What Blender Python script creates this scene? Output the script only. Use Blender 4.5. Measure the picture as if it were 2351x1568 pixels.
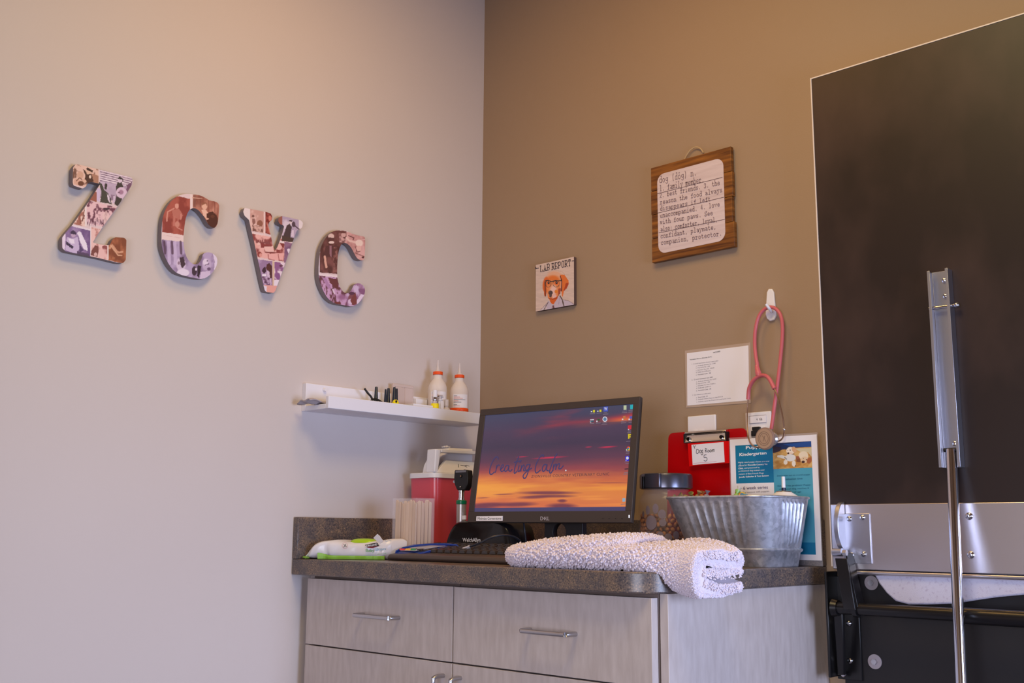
import bpy, bmesh, math, random
import numpy as np
from mathutils import Vector, Matrix, geometry
random.seed(7); rng = np.random.default_rng(7)
for o in list(bpy.data.objects): bpy.data.objects.remove(o)
SC = bpy.context.scene; COL = SC.collection
W, H = 2351, 1568

# ------------------------------------------------------------------ camera
FPX, YAW, PITCH, ROLL = 2460.0249, 0.75965864, 0.17457855, 0.00711205
CAM = Vector((-2.233842588, -2.251599006, 0.986702484))
FW = Vector((math.cos(YAW)*math.cos(PITCH), math.sin(YAW)*math.cos(PITCH), math.sin(PITCH)))
_r0 = Vector((math.sin(YAW), -math.cos(YAW), 0)); _u0 = _r0.cross(FW)
RT = math.cos(ROLL)*_r0 + math.sin(ROLL)*_u0
UP = -math.sin(ROLL)*_r0 + math.cos(ROLL)*_u0
cd = bpy.data.cameras.new('camera'); cam = bpy.data.objects.new('camera', cd); COL.objects.link(cam)
cd.sensor_width = 36; cd.lens = FPX*36/W; cd.clip_start = .01
M3 = Matrix((RT, UP, -FW)).transposed()
cam.matrix_world = Matrix.Translation(CAM) @ M3.to_4x4()
SC.camera = cam

# ------------------------------------------------------------------ light
SC.view_settings.view_transform = 'Standard'; SC.view_settings.look = 'None'
SC.view_settings.gamma = 1; SC.view_settings.use_curve_mapping = False
SC.view_settings.exposure = 0.0
wd = bpy.data.worlds.new('world'); SC.world = wd; wd.use_nodes = True
wd.node_tree.nodes['Background'].inputs[0].default_value = (.5, .6, .9, 1)
wd.node_tree.nodes['Background'].inputs[1].default_value = .05

def area(name, loc, target, sx, sy, power, color):
    l = bpy.data.lights.new(name, 'AREA'); l.shape = 'RECTANGLE'; l.size = sx; l.size_y = sy
    l.energy = power; l.color = color
    o = bpy.data.objects.new(name, l); COL.objects.link(o); o.location = loc
    o.rotation_euler = (Vector(target)-Vector(loc)).to_track_quat('-Z', 'Y').to_euler()
    return o
area('ceiling_lamp', (-1.3, -1.45, 2.69), (-1.3, -1.45, 0), .6, .6, 19.5, (1, .78, .38))
area('ceiling_lamp', (-.8, -.75, 2.69), (-.8, -.75, 0), .3, .3, 6, (1, .55, .16))
wl_ = area('unseen_cool_fill', (-.9, -3.3, .9), (-.9, 0, .6), .9, .9, 15.5, (.55, .67, 1)); wl_.data.spread = 1.6  # unseen cool fill, placed, aimed low and narrowed to suit the wall tones
w2_ = area('unseen_cool_fill', (-3.5, -2.2, .9), (0, -1.2, .6), 1.2, .9, 15, (.82, .84, 1)); w2_.data.spread = 1.9  # added fill from the room side, brightens cabinet fronts and steel

# ------------------------------------------------------------------ geometry helpers
def at(px, py, ax, v):
    d = FW + RT*((px-W/2)/FPX) - UP*((py-H/2)/FPX)
    return CAM + d*((v-CAM[ax])/d[ax])
def onplane(px, py, p0, n):
    d = FW + RT*((px-W/2)/FPX) - UP*((py-H/2)/FPX)
    return CAM + d*((Vector(p0)-CAM).dot(n)/d.dot(n))
def lin(c):
    return tuple((x/255/12.92 if x/255 <= .04045 else ((x/255+.055)/1.055)**2.4) for x in c)

class MB:
    def __init__(s): s.bm = bmesh.new()
    def face(s, pts):
        vs = [s.bm.verts.new(p) for p in pts]; s.bm.faces.new(vs); return s
    def box(s, a, b, M=None):
        a, b = Vector(a), Vector(b)
        c = [(x, y, z) for x in (a[0], b[0]) for y in (a[1], b[1]) for z in (a[2], b[2])]
        vs = [s.bm.verts.new((M @ Vector(q)) if M else q) for q in c]
        for f in ((0,1,3,2),(4,6,7,5),(0,4,5,1),(2,3,7,6),(0,2,6,4),(1,5,7,3)): s.bm.faces.new([vs[i] for i in f])
        return s
    def rings(s, rings, cap=True, closed=False):
        R = [[s.bm.verts.new(p) for p in r] for r in rings]; n = len(R[0])
        m = len(R) if closed else len(R)-1
        for i in range(m):
            A, B = R[i], R[(i+1) % len(R)]
            for j in range(n):
                s.bm.faces.new((A[j], A[(j+1) % n], B[(j+1) % n], B[j]))
        if cap and not closed:
            s.bm.faces.new(R[0][::-1]); s.bm.faces.new(R[-1])
        return s
    def tube(s, pts, r, seg=10, cap=True, closed=False):
        P = [Vector(p) for p in pts]; n = len(P)
        rr = r if isinstance(r, (list, tuple)) else [r]*n
        T = []
        for i in range(n):
            a = P[(i-1) % n] if (closed or i > 0) else P[i]; b = P[(i+1) % n] if (closed or i < n-1) else P[i]
            T.append((b-a).normalized())
        ref = Vector((0,0,1)) if abs(T[0].z) < .9 else Vector((1,0,0))
        N = T[0].cross(ref).normalized(); out = []
        for i in range(n):
            N = (N - T[i]*N.dot(T[i])).normalized(); B = T[i].cross(N)
            out.append([P[i]+(N*math.cos(2*math.pi*k/seg)+B*math.sin(2*math.pi*k/seg))*rr[i] for k in range(seg)])
        return s.rings(out, cap, closed)
    def cyl(s, a, b, r, r2=None, seg=28):
        return s.tube([a, b], [r, r if r2 is None else r2], seg)
    def lathe(s, prof, c=(0,0,0), seg=40, axis=(0,0,1), cap=True):
        q = Vector((0,0,1)).rotation_difference(Vector(axis).normalized()).to_matrix(); c = Vector(c)
        return s.rings([[c + q @ Vector((r*math.cos(2*math.pi*k/seg), r*math.sin(2*math.pi*k/seg), z)) for k in range(seg)] for r, z in prof], cap)
    def prism(s, pts, off):
        off = Vector(off); P = [Vector(p) for p in pts]
        a = [s.bm.verts.new(p) for p in P]; b = [s.bm.verts.new(p+off) for p in P]; n = len(P)
        s.bm.faces.new(a); s.bm.faces.new(b[::-1])
        for i in range(n): s.bm.faces.new((a[i], b[i], b[(i+1) % n], a[(i+1) % n]))
        return s
    def sphere(s, c, r, sc=(1,1,1), seg=16, M=None):
        c = Vector(c); rings = []
        for i in range(1, seg//2):
            t = math.pi*i/(seg//2)
            rings.append([c + Vector((r*sc[0]*math.sin(t)*math.cos(2*math.pi*k/seg), r*sc[1]*math.sin(t)*math.sin(2*math.pi*k/seg), -r*sc[2]*math.cos(t))) for k in range(seg)])
        return s.rings(rings)
    def build(s, name, m, parent=None, bevel=0, smooth=35, loc=None, label=None, local=False, seg=2, fix=True):
        me = bpy.data.meshes.new(name)
        if fix: bmesh.ops.recalc_face_normals(s.bm, faces=s.bm.faces[:])
        if parent is None and loc is None and not local:
            xs = [v.co for v in s.bm.verts]
            loc = ((min(v.x for v in xs)+max(v.x for v in xs))/2, (min(v.y for v in xs)+max(v.y for v in xs))/2, min(v.z for v in xs))
        if not local:
            I = rootmat(parent).inverted() if parent else Matrix.Translation(Vector(loc)).inverted()
            bmesh.ops.transform(s.bm, matrix=I, verts=s.bm.verts[:])
        s.bm.to_mesh(me); s.bm.free()
        return link(name, me, m, parent, bevel, smooth, loc, label, seg)
def rootmat(o):
    while o.parent: o = o.parent
    return Matrix.Translation(o.location) @ o.rotation_euler.to_matrix().to_4x4()
def link(name, me, m, parent, bevel=0, smooth=35, loc=None, label=None, seg=2):
    o = bpy.data.objects.new(name, me); COL.objects.link(o)
    for k in (m if isinstance(m, (list, tuple)) else [m]): me.materials.append(k)
    if parent: o.parent = parent
    elif loc is not None: o.location = loc
    if smooth:
        me.shade_smooth(); me.set_sharp_from_angle(angle=math.radians(smooth))
    if bevel:
        b = o.modifiers.new('bevel', 'BEVEL'); b.width = bevel; b.segments = seg; b.limit_method = 'ANGLE'; b.angle_limit = math.radians(40)
    if label: o['label'] = label
    return o
def thing(name, label, cat, loc, rz=0, group=None):
    o = bpy.data.objects.new(name, None); COL.objects.link(o); o.location = loc; o.rotation_euler = (0,0,rz)
    o.empty_display_size = .02; return tag(o, label, cat, group)
def tag(o, label, cat, group=None):
    o['label'] = label; o['category'] = cat
    if group: o['group'] = group
    return o
def copy_tree(o, parent=None):
    c = o.copy(); COL.objects.link(c); c.parent = parent
    for ch in list(o.children): copy_tree(ch, c)
    return c
def struct(o): o['kind'] = 'structure'; return o

# ------------------------------------------------------------------ materials
MATS = {}
def mat(name, col, rough=.5, metal=0, noise=None, bump=None, trans=0, ior=1.45, alpha=1, emit=None, coat=0, sheen=0, spec=.5):
    if name in MATS: return MATS[name]
    m = bpy.data.materials.new(name); m.use_nodes = True; nt = m.node_tree; b = nt.nodes['Principled BSDF']
    c = (*lin(col), 1); I = b.inputs
    I['Base Color'].default_value = c; I['Roughness'].default_value = rough; I['Metallic'].default_value = metal
    I['Transmission Weight'].default_value = trans; I['IOR'].default_value = ior; I['Alpha'].default_value = alpha
    I['Coat Weight'].default_value = coat; I['Sheen Weight'].default_value = sheen; I['Specular IOR Level'].default_value = spec
    if emit: I['Emission Color'].default_value = c; I['Emission Strength'].default_value = emit; I['Base Color'].default_value = (.01, .01, .01, 1)
    tc = nt.nodes.new('ShaderNodeTexCoord')
    if noise:   # (colour2, scale, (sx,sy,sz), lo, hi)
        c2, sc, st, lo, hi = noise
        mp = nt.nodes.new('ShaderNodeMapping'); mp.inputs['Scale'].default_value = st; nt.links.new(tc.outputs['Object'], mp.inputs[0])
        n = nt.nodes.new('ShaderNodeTexNoise'); n.inputs['Scale'].default_value = sc; n.inputs['Detail'].default_value = 5; nt.links.new(mp.outputs[0], n.inputs[0])
        r = nt.nodes.new('ShaderNodeValToRGB'); r.color_ramp.elements[0].position = lo; r.color_ramp.elements[1].position = hi
        r.color_ramp.elements[0].color = c; r.color_ramp.elements[1].color = (*lin(c2), 1)
        nt.links.new(n.outputs[0], r.inputs[0]); nt.links.new(r.outputs[0], I['Base Color'])
    if bump:    # (scale, strength, stretch)
        sc, stg, st = bump
        mp = nt.nodes.new('ShaderNodeMapping'); mp.inputs['Scale'].default_value = st; nt.links.new(tc.outputs['Object'], mp.inputs[0])
        n = nt.nodes.new('ShaderNodeTexNoise'); n.inputs['Scale'].default_value = sc; n.inputs['Detail'].default_value = 3; nt.links.new(mp.outputs[0], n.inputs[0])
        bp = nt.nodes.new('ShaderNodeBump'); bp.inputs['Strength'].default_value = stg; bp.inputs['Distance'].default_value = .002
        nt.links.new(n.outputs[0], bp.inputs['Height']); nt.links.new(bp.outputs[0], I['Normal'])
    MATS[name] = m; return m
def paintmat(name, rough=.5, emit=0):
    if name in MATS: return MATS[name]
    m = bpy.data.materials.new(name); m.use_nodes = True; nt = m.node_tree; b = nt.nodes['Principled BSDF']
    a = nt.nodes.new('ShaderNodeAttribute'); a.attribute_name = 'print'
    nt.links.new(a.outputs['Color'], b.inputs['Base Color']); b.inputs['Roughness'].default_value = rough
    if emit:
        b.inputs['Base Color'].default_value = (.01,.01,.01,1); nt.links.remove(b.inputs['Base Color'].links[0])
        nt.links.new(a.outputs['Color'], b.inputs['Emission Color']); b.inputs['Emission Strength'].default_value = emit
    MATS[name] = m; return m

ONE = (1,1,1)
m_wallL = mat('beige wall paint', (208,197,193), .62, bump=(260, .10, ONE), noise=((206,195,191), 3, ONE, .3, .7))
m_wallR = mat('brown wall paint', (160,136,113), .55, bump=(260, .12, ONE), noise=((158,134,111), 3, ONE, .3, .7))
m_floor = mat('floor vinyl', (96,94,112), .5)
m_ceil = mat('ceiling paint', (236,214,184), .8)
m_white = mat('white satin lacquer', (232,230,238), .4)
m_whitep = mat('white plastic', (232,230,236), .35)
m_paper = mat('paper', (235,232,240), .7)
m_ink = mat('black ink', (38,34,44), .7)
m_greyink = mat('grey ink', (110,104,124), .7)
m_black = mat('black plastic', (26,24,27), .45)
m_blackgloss = mat('black gloss plastic', (20,18,20), .22)
m_bezel = mat('monitor bezel plastic', (62,52,48), .5)
m_steel = mat('brushed steel', (226,220,224), .32, 1, bump=(60, .03, (.05,.05,8)))
m_chrome = mat('chrome', (215,213,218), .12, 1)
m_alu = mat('aluminium', (196,198,212), .36, 1)
m_nickel = mat('satin nickel', (190,188,192), .3, 1)
m_blackmetal = mat('black powder coated steel', (22,20,22), .28)
m_pink = mat('pink rubber tubing', (200,100,108), .38)
m_red = mat('red plastic', (178,6,12), .22)
m_lam = mat('greige linen laminate', (200,188,184), .45, noise=((180,167,162), 85, (1,1,.22), .25, .8), bump=(420, .05, (1,1,.15)))
m_glassclear = mat('clear acrylic', (236,230,238), .06, alpha=.14, spec=.9)
m_glass = mat('clear jar plastic', (226,220,226), .05, alpha=.11, spec=.9)
m_dark = mat('exam table laminate', (37,25,23), .42, noise=((68,50,45), 4.5, (1,1,.6), .45, .75), spec=.5)

def granite():
    m = bpy.data.materials.new('speckled laminate'); m.use_nodes = True; nt = m.node_tree; b = nt.nodes['Principled BSDF']
    tc = nt.nodes.new('ShaderNodeTexCoord')
    def nz(sc, det): 
        n = nt.nodes.new('ShaderNodeTexNoise'); n.inputs['Scale'].default_value = sc; n.inputs['Detail'].default_value = det; n.inputs['Roughness'].default_value = .7
        nt.links.new(tc.outputs['Object'], n.inputs[0]); return n
    r = nt.nodes.new('ShaderNodeValToRGB'); cr = r.color_ramp
    cr.elements[0].position = .34; cr.elements[0].color = (*lin((62,58,62)),1)
    cr.elements[1].position = .68; cr.elements[1].color = (*lin((196,168,138)),1)
    for p, c in ((.43,(92,88,92)),(.5,(134,118,106)),(.55,(112,106,108)),(.61,(158,136,114))):
        e = cr.elements.new(p); e.color = (*lin(c),1)
    n1 = nz(330, 4); nt.links.new(n1.outputs[0], r.inputs[0])
    r2 = nt.nodes.new('ShaderNodeValToRGB'); r2.color_ramp.elements[0].position = .42; r2.color_ramp.elements[1].position = .6
    r2.color_ramp.elements[0].color = (*lin((196,196,204)),1); r2.color_ramp.elements[1].color = (*lin((240,228,214)),1)
    n2 = nz(30, 4); nt.links.new(n2.outputs[0], r2.inputs[0])
    mx = nt.nodes.new('ShaderNodeMix'); mx.data_type = 'RGBA'; mx.blend_type = 'MULTIPLY'; mx.inputs[0].default_value = 1
    nt.links.new(r.outputs[0], mx.inputs[6]); nt.links.new(r2.outputs[0], mx.inputs[7]); nt.links.new(mx.outputs[2], b.inputs['Base Color'])
    b.inputs['Roughness'].default_value = .3
    return m
m_granite = granite()
def galv():
    m = bpy.data.materials.new('galvanised metal'); m.use_nodes = True; nt = m.node_tree; b = nt.nodes['Principled BSDF']
    tc = nt.nodes.new('ShaderNodeTexCoord'); v = nt.nodes.new('ShaderNodeTexVoronoi'); v.inputs['Scale'].default_value = 130; nt.links.new(tc.outputs['Object'], v.inputs[0])
    n = nt.nodes.new('ShaderNodeTexNoise'); n.inputs['Scale'].default_value = 60; n.inputs['Detail'].default_value = 4; nt.links.new(tc.outputs['Object'], n.inputs[0])
    ad = nt.nodes.new('ShaderNodeMath'); ad.operation = 'MULTIPLY_ADD'; ad.inputs[1].default_value = .5; nt.links.new(v.outputs['Color'], ad.inputs[0]); nt.links.new(n.outputs[0], ad.inputs[2])
    r = nt.nodes.new('ShaderNodeValToRGB'); r.color_ramp.elements[0].position = .4; r.color_ramp.elements[1].position = 1
    r.color_ramp.elements[0].color = (*lin((168,172,182)),1); r.color_ramp.elements[1].color = (*lin((216,218,228)),1)
    nt.links.new(ad.outputs[0], r.inputs[0]); nt.links.new(r.outputs[0], b.inputs['Base Color'])
    b.inputs['Metallic'].default_value = .7; b.inputs['Roughness'].default_value = .36
    return m
m_galv = galv()

# ------------------------------------------------------------------ painting (dense vertex-coloured prints)
def vnoise(w, h, cells, seed):
    g = np.random.default_rng(seed).random((cells+2, cells+2))
    y = np.linspace(0, cells, h); x = np.linspace(0, cells, w)
    yi = y.astype(int); xi = x.astype(int); fy = (y-yi)[:,None]; fx = (x-xi)[None,:]
    fy = fy*fy*(3-2*fy); fx = fx*fx*(3-2*fx)
    a = g[yi][:,xi]; b = g[yi][:,xi+1]; c = g[yi+1][:,xi]; d = g[yi+1][:,xi+1]
    return (a*(1-fx)+b*fx)*(1-fy)+(c*(1-fx)+d*fx)*fy
def fnoise(w, h, cells, seed, oct=4, ax=1):
    o = np.zeros((h, w)); t = 0
    for k in range(oct):
        cc = cells*2**k
        g = np.random.default_rng(seed+k).random((int(cc)+2, int(cc*ax)+2))
        y = np.linspace(0, cc-1e-6, h); x = np.linspace(0, int(cc*ax)-1e-6, w)
        yi = y.astype(int); xi = x.astype(int); fy = (y-yi)[:,None]; fx = (x-xi)[None,:]
        fy = fy*fy*(3-2*fy); fx = fx*fx*(3-2*fx)
        v = (g[yi][:,xi]*(1-fx)+g[yi][:,xi+1]*fx)*(1-fy)+(g[yi+1][:,xi]*(1-fx)+g[yi+1][:,xi+1]*fx)*fy
        o += v*.5**k; t += .5**k
    return o/t
class Canvas:
    def __init__(s, x0, y0, x1, y1, k, bg):
        s.x0, s.y0, s.k = x0, y0, k
        s.w = int((x1-x0)/k)+1; s.h = int((y1-y0)/k)+1
        s.a = np.ones((s.h, s.w, 3))*np.array(bg, float)
        s.Y, s.X = np.mgrid[0:s.h, 0:s.w]; s.X = s.X*k+x0; s.Y = s.Y*k+y0
    def put(s, m, c):
        m = np.clip(m, 0, 1)[..., None]; s.a = s.a*(1-m)+np.array(c, float)*m
    def mask(s, poly):
        m = np.zeros(s.X.shape, bool); n = len(poly)
        for i in range(n):
            (xa, ya), (xb, yb) = poly[i], poly[(i+1) % n]
            if ya == yb: continue
            m ^= ((ya > s.Y) != (yb > s.Y)) & (s.X < (xb-xa)*(s.Y-ya)/(yb-ya)+xa)
        return m
    def poly(s, p, c, al=1): s.put(s.mask(p)*al, c)
    def ell(s, cx, cy, rx, ry, c, ang=0, soft=.15, al=1, clip=None):
        a = math.radians(ang); dx = s.X-cx; dy = s.Y-cy
        u = (dx*math.cos(a)+dy*math.sin(a))/rx; v = (-dx*math.sin(a)+dy*math.cos(a))/ry
        m = np.clip((1-np.sqrt(u*u+v*v))/soft, 0, 1)*al
        if clip is not None: m = m*clip
        s.put(m, c)
    def line(s, pts, wd, c, al=1):
        m = np.zeros(s.X.shape)
        for (xa, ya), (xb, yb) in zip(pts[:-1], pts[1:]):
            L = max((xb-xa)**2+(yb-ya)**2, 1e-9); t = np.clip(((s.X-xa)*(xb-xa)+(s.Y-ya)*(yb-ya))/L, 0, 1)
            d = np.hypot(s.X-xa-t*(xb-xa), s.Y-ya-t*(yb-ya)); m = np.maximum(m, np.clip((wd/2+s.k*.5-d)/s.k, 0, 1))
        s.put(m*al, c)
    def photo(s, p, dark, light, cells=14, seed=0, lo=.42, hi=.6):
        n = fnoise(s.w, s.h, cells, seed, 4); t = np.clip((n-lo)/(hi-lo), 0, 1)[..., None]
        m = s.mask(p)[..., None]
        s.a = np.where(m, np.array(dark)*(1-t)+np.array(light)*t, s.a)
    def sample(s, x, y):
        i = np.clip(((np.asarray(y)-s.y0)/s.k).round().astype(int), 0, s.h-1); j = np.clip(((np.asarray(x)-s.x0)/s.k).round().astype(int), 0, s.w-1)
        c = s.a[i, j]/255; return np.where(c <= .04045, c/12.92, ((c+.055)/1.055)**2.4)
def setcol(me, cols):
    at_ = me.color_attributes.new('print', 'FLOAT_COLOR', 'POINT')
    at_.data.foreach_set('color', np.concatenate([cols, np.ones((len(cols), 1))], 1).astype(np.float32).ravel())
def print_quad(name, cv, P00, P10, P01, m, parent, nx, ny, label=None):
    """canvas cv shown on the parallelogram P00 (top left), P10 (top right), P01 (bottom left)"""
    P00, P10, P01 = map(Vector, (P00, P10, P01)); I = rootmat(parent).inverted()
    A, B, C = (np.array(I @ p) for p in (P00, P10, P01))
    u, v = np.meshgrid(np.linspace(0, 1, nx+1), np.linspace(0, 1, ny+1)); u = u.ravel()[:,None]; v = v.ravel()[:,None]
    co = A + u*(B-A) + v*(C-A)
    idx = np.arange((nx+1)*(ny+1)).reshape(ny+1, nx+1)
    f = np.stack([idx[:-1,:-1], idx[1:,:-1], idx[1:,1:], idx[:-1,1:]], -1).reshape(-1, 4)
    me = bpy.data.meshes.new(name); me.from_pydata(co.tolist(), [], f.tolist())
    setcol(me, cv.sample(cv.x0+u[:,0]*(cv.w-1)*cv.k, cv.y0+v[:,0]*(cv.h-1)*cv.k))
    return link(name, me, m, parent, smooth=0, label=label)

# ------------------------------------------------------------------ lettering
def text_mesh(s, bold=0, space=1):
    cu = bpy.data.curves.new('t', 'FONT'); cu.body = s; cu.size = 1; cu.offset = bold; cu.space_character = space; cu.resolution_u = 3
    o = bpy.data.objects.new('t', cu); COL.objects.link(o)
    bpy.context.view_layer.update()
    me = bpy.data.meshes.new_from_object(o.evaluated_get(bpy.context.evaluated_depsgraph_get()))
    bpy.data.objects.remove(o); return me
def text_quad(name, s, quad, m, parent, bold=0, space=1, label=None):
    """text filling the quad TL, TR, BL, BR (world points)"""
    me = text_mesh(s, bold, space); xs = [v.co.x for v in me.vertices]; ys = [v.co.y for v in me.vertices]
    x0, x1, y0, y1 = min(xs), max(xs), min(ys), max(ys); TL, TR, BL, BR = map(Vector, quad); I = rootmat(parent).inverted()
    for v in me.vertices:
        u = (v.co.x-x0)/(x1-x0); t = (v.co.y-y0)/(y1-y0)
        v.co = I @ ((BL*(1-u)+BR*u)*(1-t)+(TL*(1-u)+TR*u)*t)
    me.name = name; me.materials.clear()
    return link(name, me, m, parent, smooth=0, label=label)
def strokes(name, lines, width, nrm, m, parent, label=None, cap=True):
    """flat ribbons in the plane of normal nrm along world polylines"""
    bm = bmesh.new(); n = Vector(nrm).normalized()
    for ln in lines:
        P = [Vector(p) for p in ln]
        L, R = [], []
        for i in range(len(P)):
            d = (P[min(i+1, len(P)-1)]-P[max(i-1, 0)]).normalized(); s_ = d.cross(n)*width/2
            e = Vector((0,0,0))
            if cap and i == 0: e = -d*width/3
            if cap and i == len(P)-1: e = d*width/3
            L.append(bm.verts.new(P[i]+s_+e)); R.append(bm.verts.new(P[i]-s_+e))
        for i in range(len(P)-1): bm.faces.new((L[i], L[i+1], R[i+1], R[i]))
    b = MB(); b.bm.free(); b.bm = bm
    return b.build(name, m, parent, smooth=0, label=label, fix=False)
def smoothline(P, n=4):
    P = [Vector(p) for p in P]; out = []
    for i in range(len(P)-1):
        p0 = P[max(i-1, 0)]; p1 = P[i]; p2 = P[i+1]; p3 = P[min(i+2, len(P)-1)]
        for k in range(n):
            t = k/n; out.append(.5*((2*p1)+(p2-p0)*t+(2*p0-5*p1+4*p2-p3)*t*t+(3*p1-p0-3*p2+p3)*t**3))
    return out+[P[-1]]
GL = {'a':'16 26 46 55 52 62;54 24 13 22 42 53','b':'09 19 12;15 26 46 55 53 42 22 13','c':'55 46 26 15 13 22 42 53;56 55','d':'39 49 59;59 52 62;55 46 26 15 13 22 42 53',
'e':'14 54 55 46 26 15 13 22 42 53','f':'58 48 37 32;16 56;12 52','g':'66 56 51 40 20 11;55 46 26 15 14 23 43 54','h':'09 19 12;15 26 46 55 52;02 22;42 62','i':'16 36 32;12 52;38 39',
'l':'19 39 32;12 52','m':'06 12;05 26 32;36 35;35 56 62;02 12;52 62','n':'06 16 12;15 26 46 55 52;02 22;42 62','o':'26 46 55 53 42 22 13 15 26','p':'06 16 10;15 26 46 55 53 42 22 13;00 20',
'r':'06 26 22;25 36 46 55;02 42','s':'56 55 46 26 15 24 44 53 42 22 13 12','t':'28 23 32 42 53;16 46','u':'06 16 13 22 42 53;46 56 52 62','v':'16 32 56;06 26;46 66','w':'16 22 35 42 56;06 26;46 66',
'y':'16 32 56;32 20 00;06 26;46 66','.':'32 33','\'':'','(':'49 37 34 41','):':'',')':'29 37 34 21',',':'33 21','1':'18 39 32;12 52','2':'17 28 48 57 56 12 52','3':'17 28 48 57 46 35 54 53 42 22 13','4':'42 49 14 54',
':':'32 33;35 36','S':'59 57;57 48 28 17 16 25 45 54 53 42 22 13;12 14','ô':'26 46 55 53 42 22 13 15 26;28 39 48','k':'09 19 12;14 46;24 52;02 22;42 62',
'L':'19 12 52 54;09 29','A':'12 39 52;24 44;02 22;42 62','B':'19 12 42 53 54 45 15;19 49 58 56 45;09 19;02 12','R':'19 12;19 49 58 56 45 15;35 52 62;02 22;09 19','E':'19 12 52 54;19 59 57;15 45;09 19;02 12','P':'19 12;19 49 58 56 45 15;09 19;02 22','O':'29 49 58 53 42 22 13 18 29','T':'39 32;17 19 59 57;22 42'}
def glyph_line(s, A, B, up, adv=1.15):
    """typed text: A start and B end of the baseline, up = vector of one capital height"""
    A, B, up = Vector(A), Vector(B), Vector(up); n = len(s); cw = (B-A)/n; out = []
    for i, ch in enumerate(s):
        for st in GL.get(ch, '').split(';'):
            q = [(int(t[0]), int(t[1])) for t in st.split()]
            if len(q) > 1: out.append([A+cw*(i+x/6*.86+.07)+up*((y-2)/7) for x, y in q])
    return out

# ================================================================== ROOM
def wallbox(name, a, b, m): return struct(MB().box(a, b).build(name, m, smooth=0))
X0, Y0, ZC = -3.6, -3.4, 2.75
wallbox('wall_left', (X0-.1, 0, 0), (.1, .1, ZC), m_wallL)
wallbox('wall_right', (0, Y0-.1, 0), (.1, 0, ZC), m_wallR)
wallbox('floor', (X0-.1, Y0-.1, -.1), (.1, .1, 0), m_floor)
wallbox('ceiling', (X0-.1, Y0-.1, ZC), (.1, .1, ZC+.1), m_ceil)
wf = MB()
for a, b in (((X0-.1, Y0-.1, 0), (-1.36, Y0, ZC)), ((-.44, Y0-.1, 0), (0, Y0, ZC)), ((-1.36, Y0-.1, 0), (-.44, Y0, .44)), ((-1.36, Y0-.1, 1.36), (-.44, Y0, ZC))): wf.box(a, b)
struct(wf.build('wall_front', m_wallR, smooth=0))
wb = MB()
for a, b in (((X0-.1, Y0, 0), (X0, -2.8, ZC)), ((X0-.1, -1.6, 0), (X0, 0, ZC)), ((X0-.1, -2.8, 0), (X0, -1.6, .44)), ((X0-.1, -2.8, 1.36), (X0, -1.6, ZC))): wb.box(a, b)
struct(wb.build('wall_back', m_wallL, smooth=0))
w2 = MB()
for a, b in (((-3.66,-2.8,.44),(-3.61,-2.76,1.36)), ((-3.66,-1.64,.44),(-3.61,-1.6,1.36)), ((-3.66,-2.8,.44),(-3.61,-1.6,.48)), ((-3.66,-2.8,1.32),(-3.61,-1.6,1.36))): w2.box(a, b)
struct(w2.build('added_window_2', m_white, smooth=0))  # unseen frame added around the opening of the second fill light

# ================================================================== WALL LETTERS
def z1(x, y): return (x/5.2275+120, y/5.2275+360)
def z2(x, y): return (x/5.808+520, y/5.808+460)
PK, LT = (100,62,58), (228,188,184)
OUT = {
'Z': (z1, [(285,85),(575,155),(945,245),(965,270),(960,330),(900,425),(780,600),(585,870),(485,1028),(570,1052),(690,1060),(715,1000),(755,965),(860,970),(890,995),(882,1240),(850,1275),(780,1270),(560,1215),(440,1190),(160,1135),(120,1095),(118,970),(165,905),(245,815),(455,515),(575,325),(480,303),(430,310),(400,360),(365,382),(255,345),(245,310),(250,130)]),
'C': (z1, [(1690,450),(1780,462),(1850,500),(1890,527),(1960,535),(2005,570),(2002,640),(1990,790),(1960,850),(1920,850),(1870,810),(1830,730),(1790,680),(1750,635),(1700,612),(1650,630),(1610,700),(1590,800),(1575,950),(1575,1060),(1600,1180),(1640,1250),(1690,1290),(1750,1290),(1790,1230),(1810,1160),(1870,1142),(1930,1160),(1980,1210),(1980,1290),(1940,1370),(1880,1430),(1810,1468),(1700,1455),(1510,1408),(1430,1340),(1370,1240),(1330,1140),(1310,1050),(1312,900),(1320,750),(1350,650),(1400,560),(1470,490),(1550,452),(1620,443)]),
'V': (z2, [(240,100),(530,155),(590,175),(610,215),(605,260),(570,290),(555,330),(590,460),(622,620),(650,670),(680,620),(715,530),(745,440),(768,350),(760,335),(710,315),(690,280),(695,235),(740,208),(930,250),(990,265),(1020,300),(1010,360),(975,385),(940,400),(920,450),(870,590),(790,820),(740,960),(650,1210),(625,1235),(530,1220),(510,1200),(480,1080),(420,800),(370,560),(330,400),(300,260),(240,205),(222,150)]),
'c': (z2, [(1490,395),(1600,405),(1660,440),(1740,465),(1830,480),(1850,505),(1850,620),(1840,780),(1820,800),(1770,795),(1730,760),(1690,680),(1650,610),(1600,570),(1560,565),(1520,600),(1490,700),(1478,820),(1475,1000),(1490,1100),(1530,1190),(1580,1240),(1630,1240),(1670,1190),(1700,1120),(1770,1100),(1830,1140),(1850,1190),(1840,1260),(1800,1330),(1750,1380),(1680,1420),(1560,1395),(1440,1375),(1350,1310),(1290,1210),(1240,1080),(1225,950),(1240,720),(1260,620),(1320,500),(1400,420)]),
}
def R(x0, y0, x1, y1, s=.245):   # a rectangle on the wall as seen in the crop (tops fall to the right)
    d = (x1-x0)*s; return [(x0, y0), (x1, y0+d), (x1, y1+d), (x0, y1)]
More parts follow.
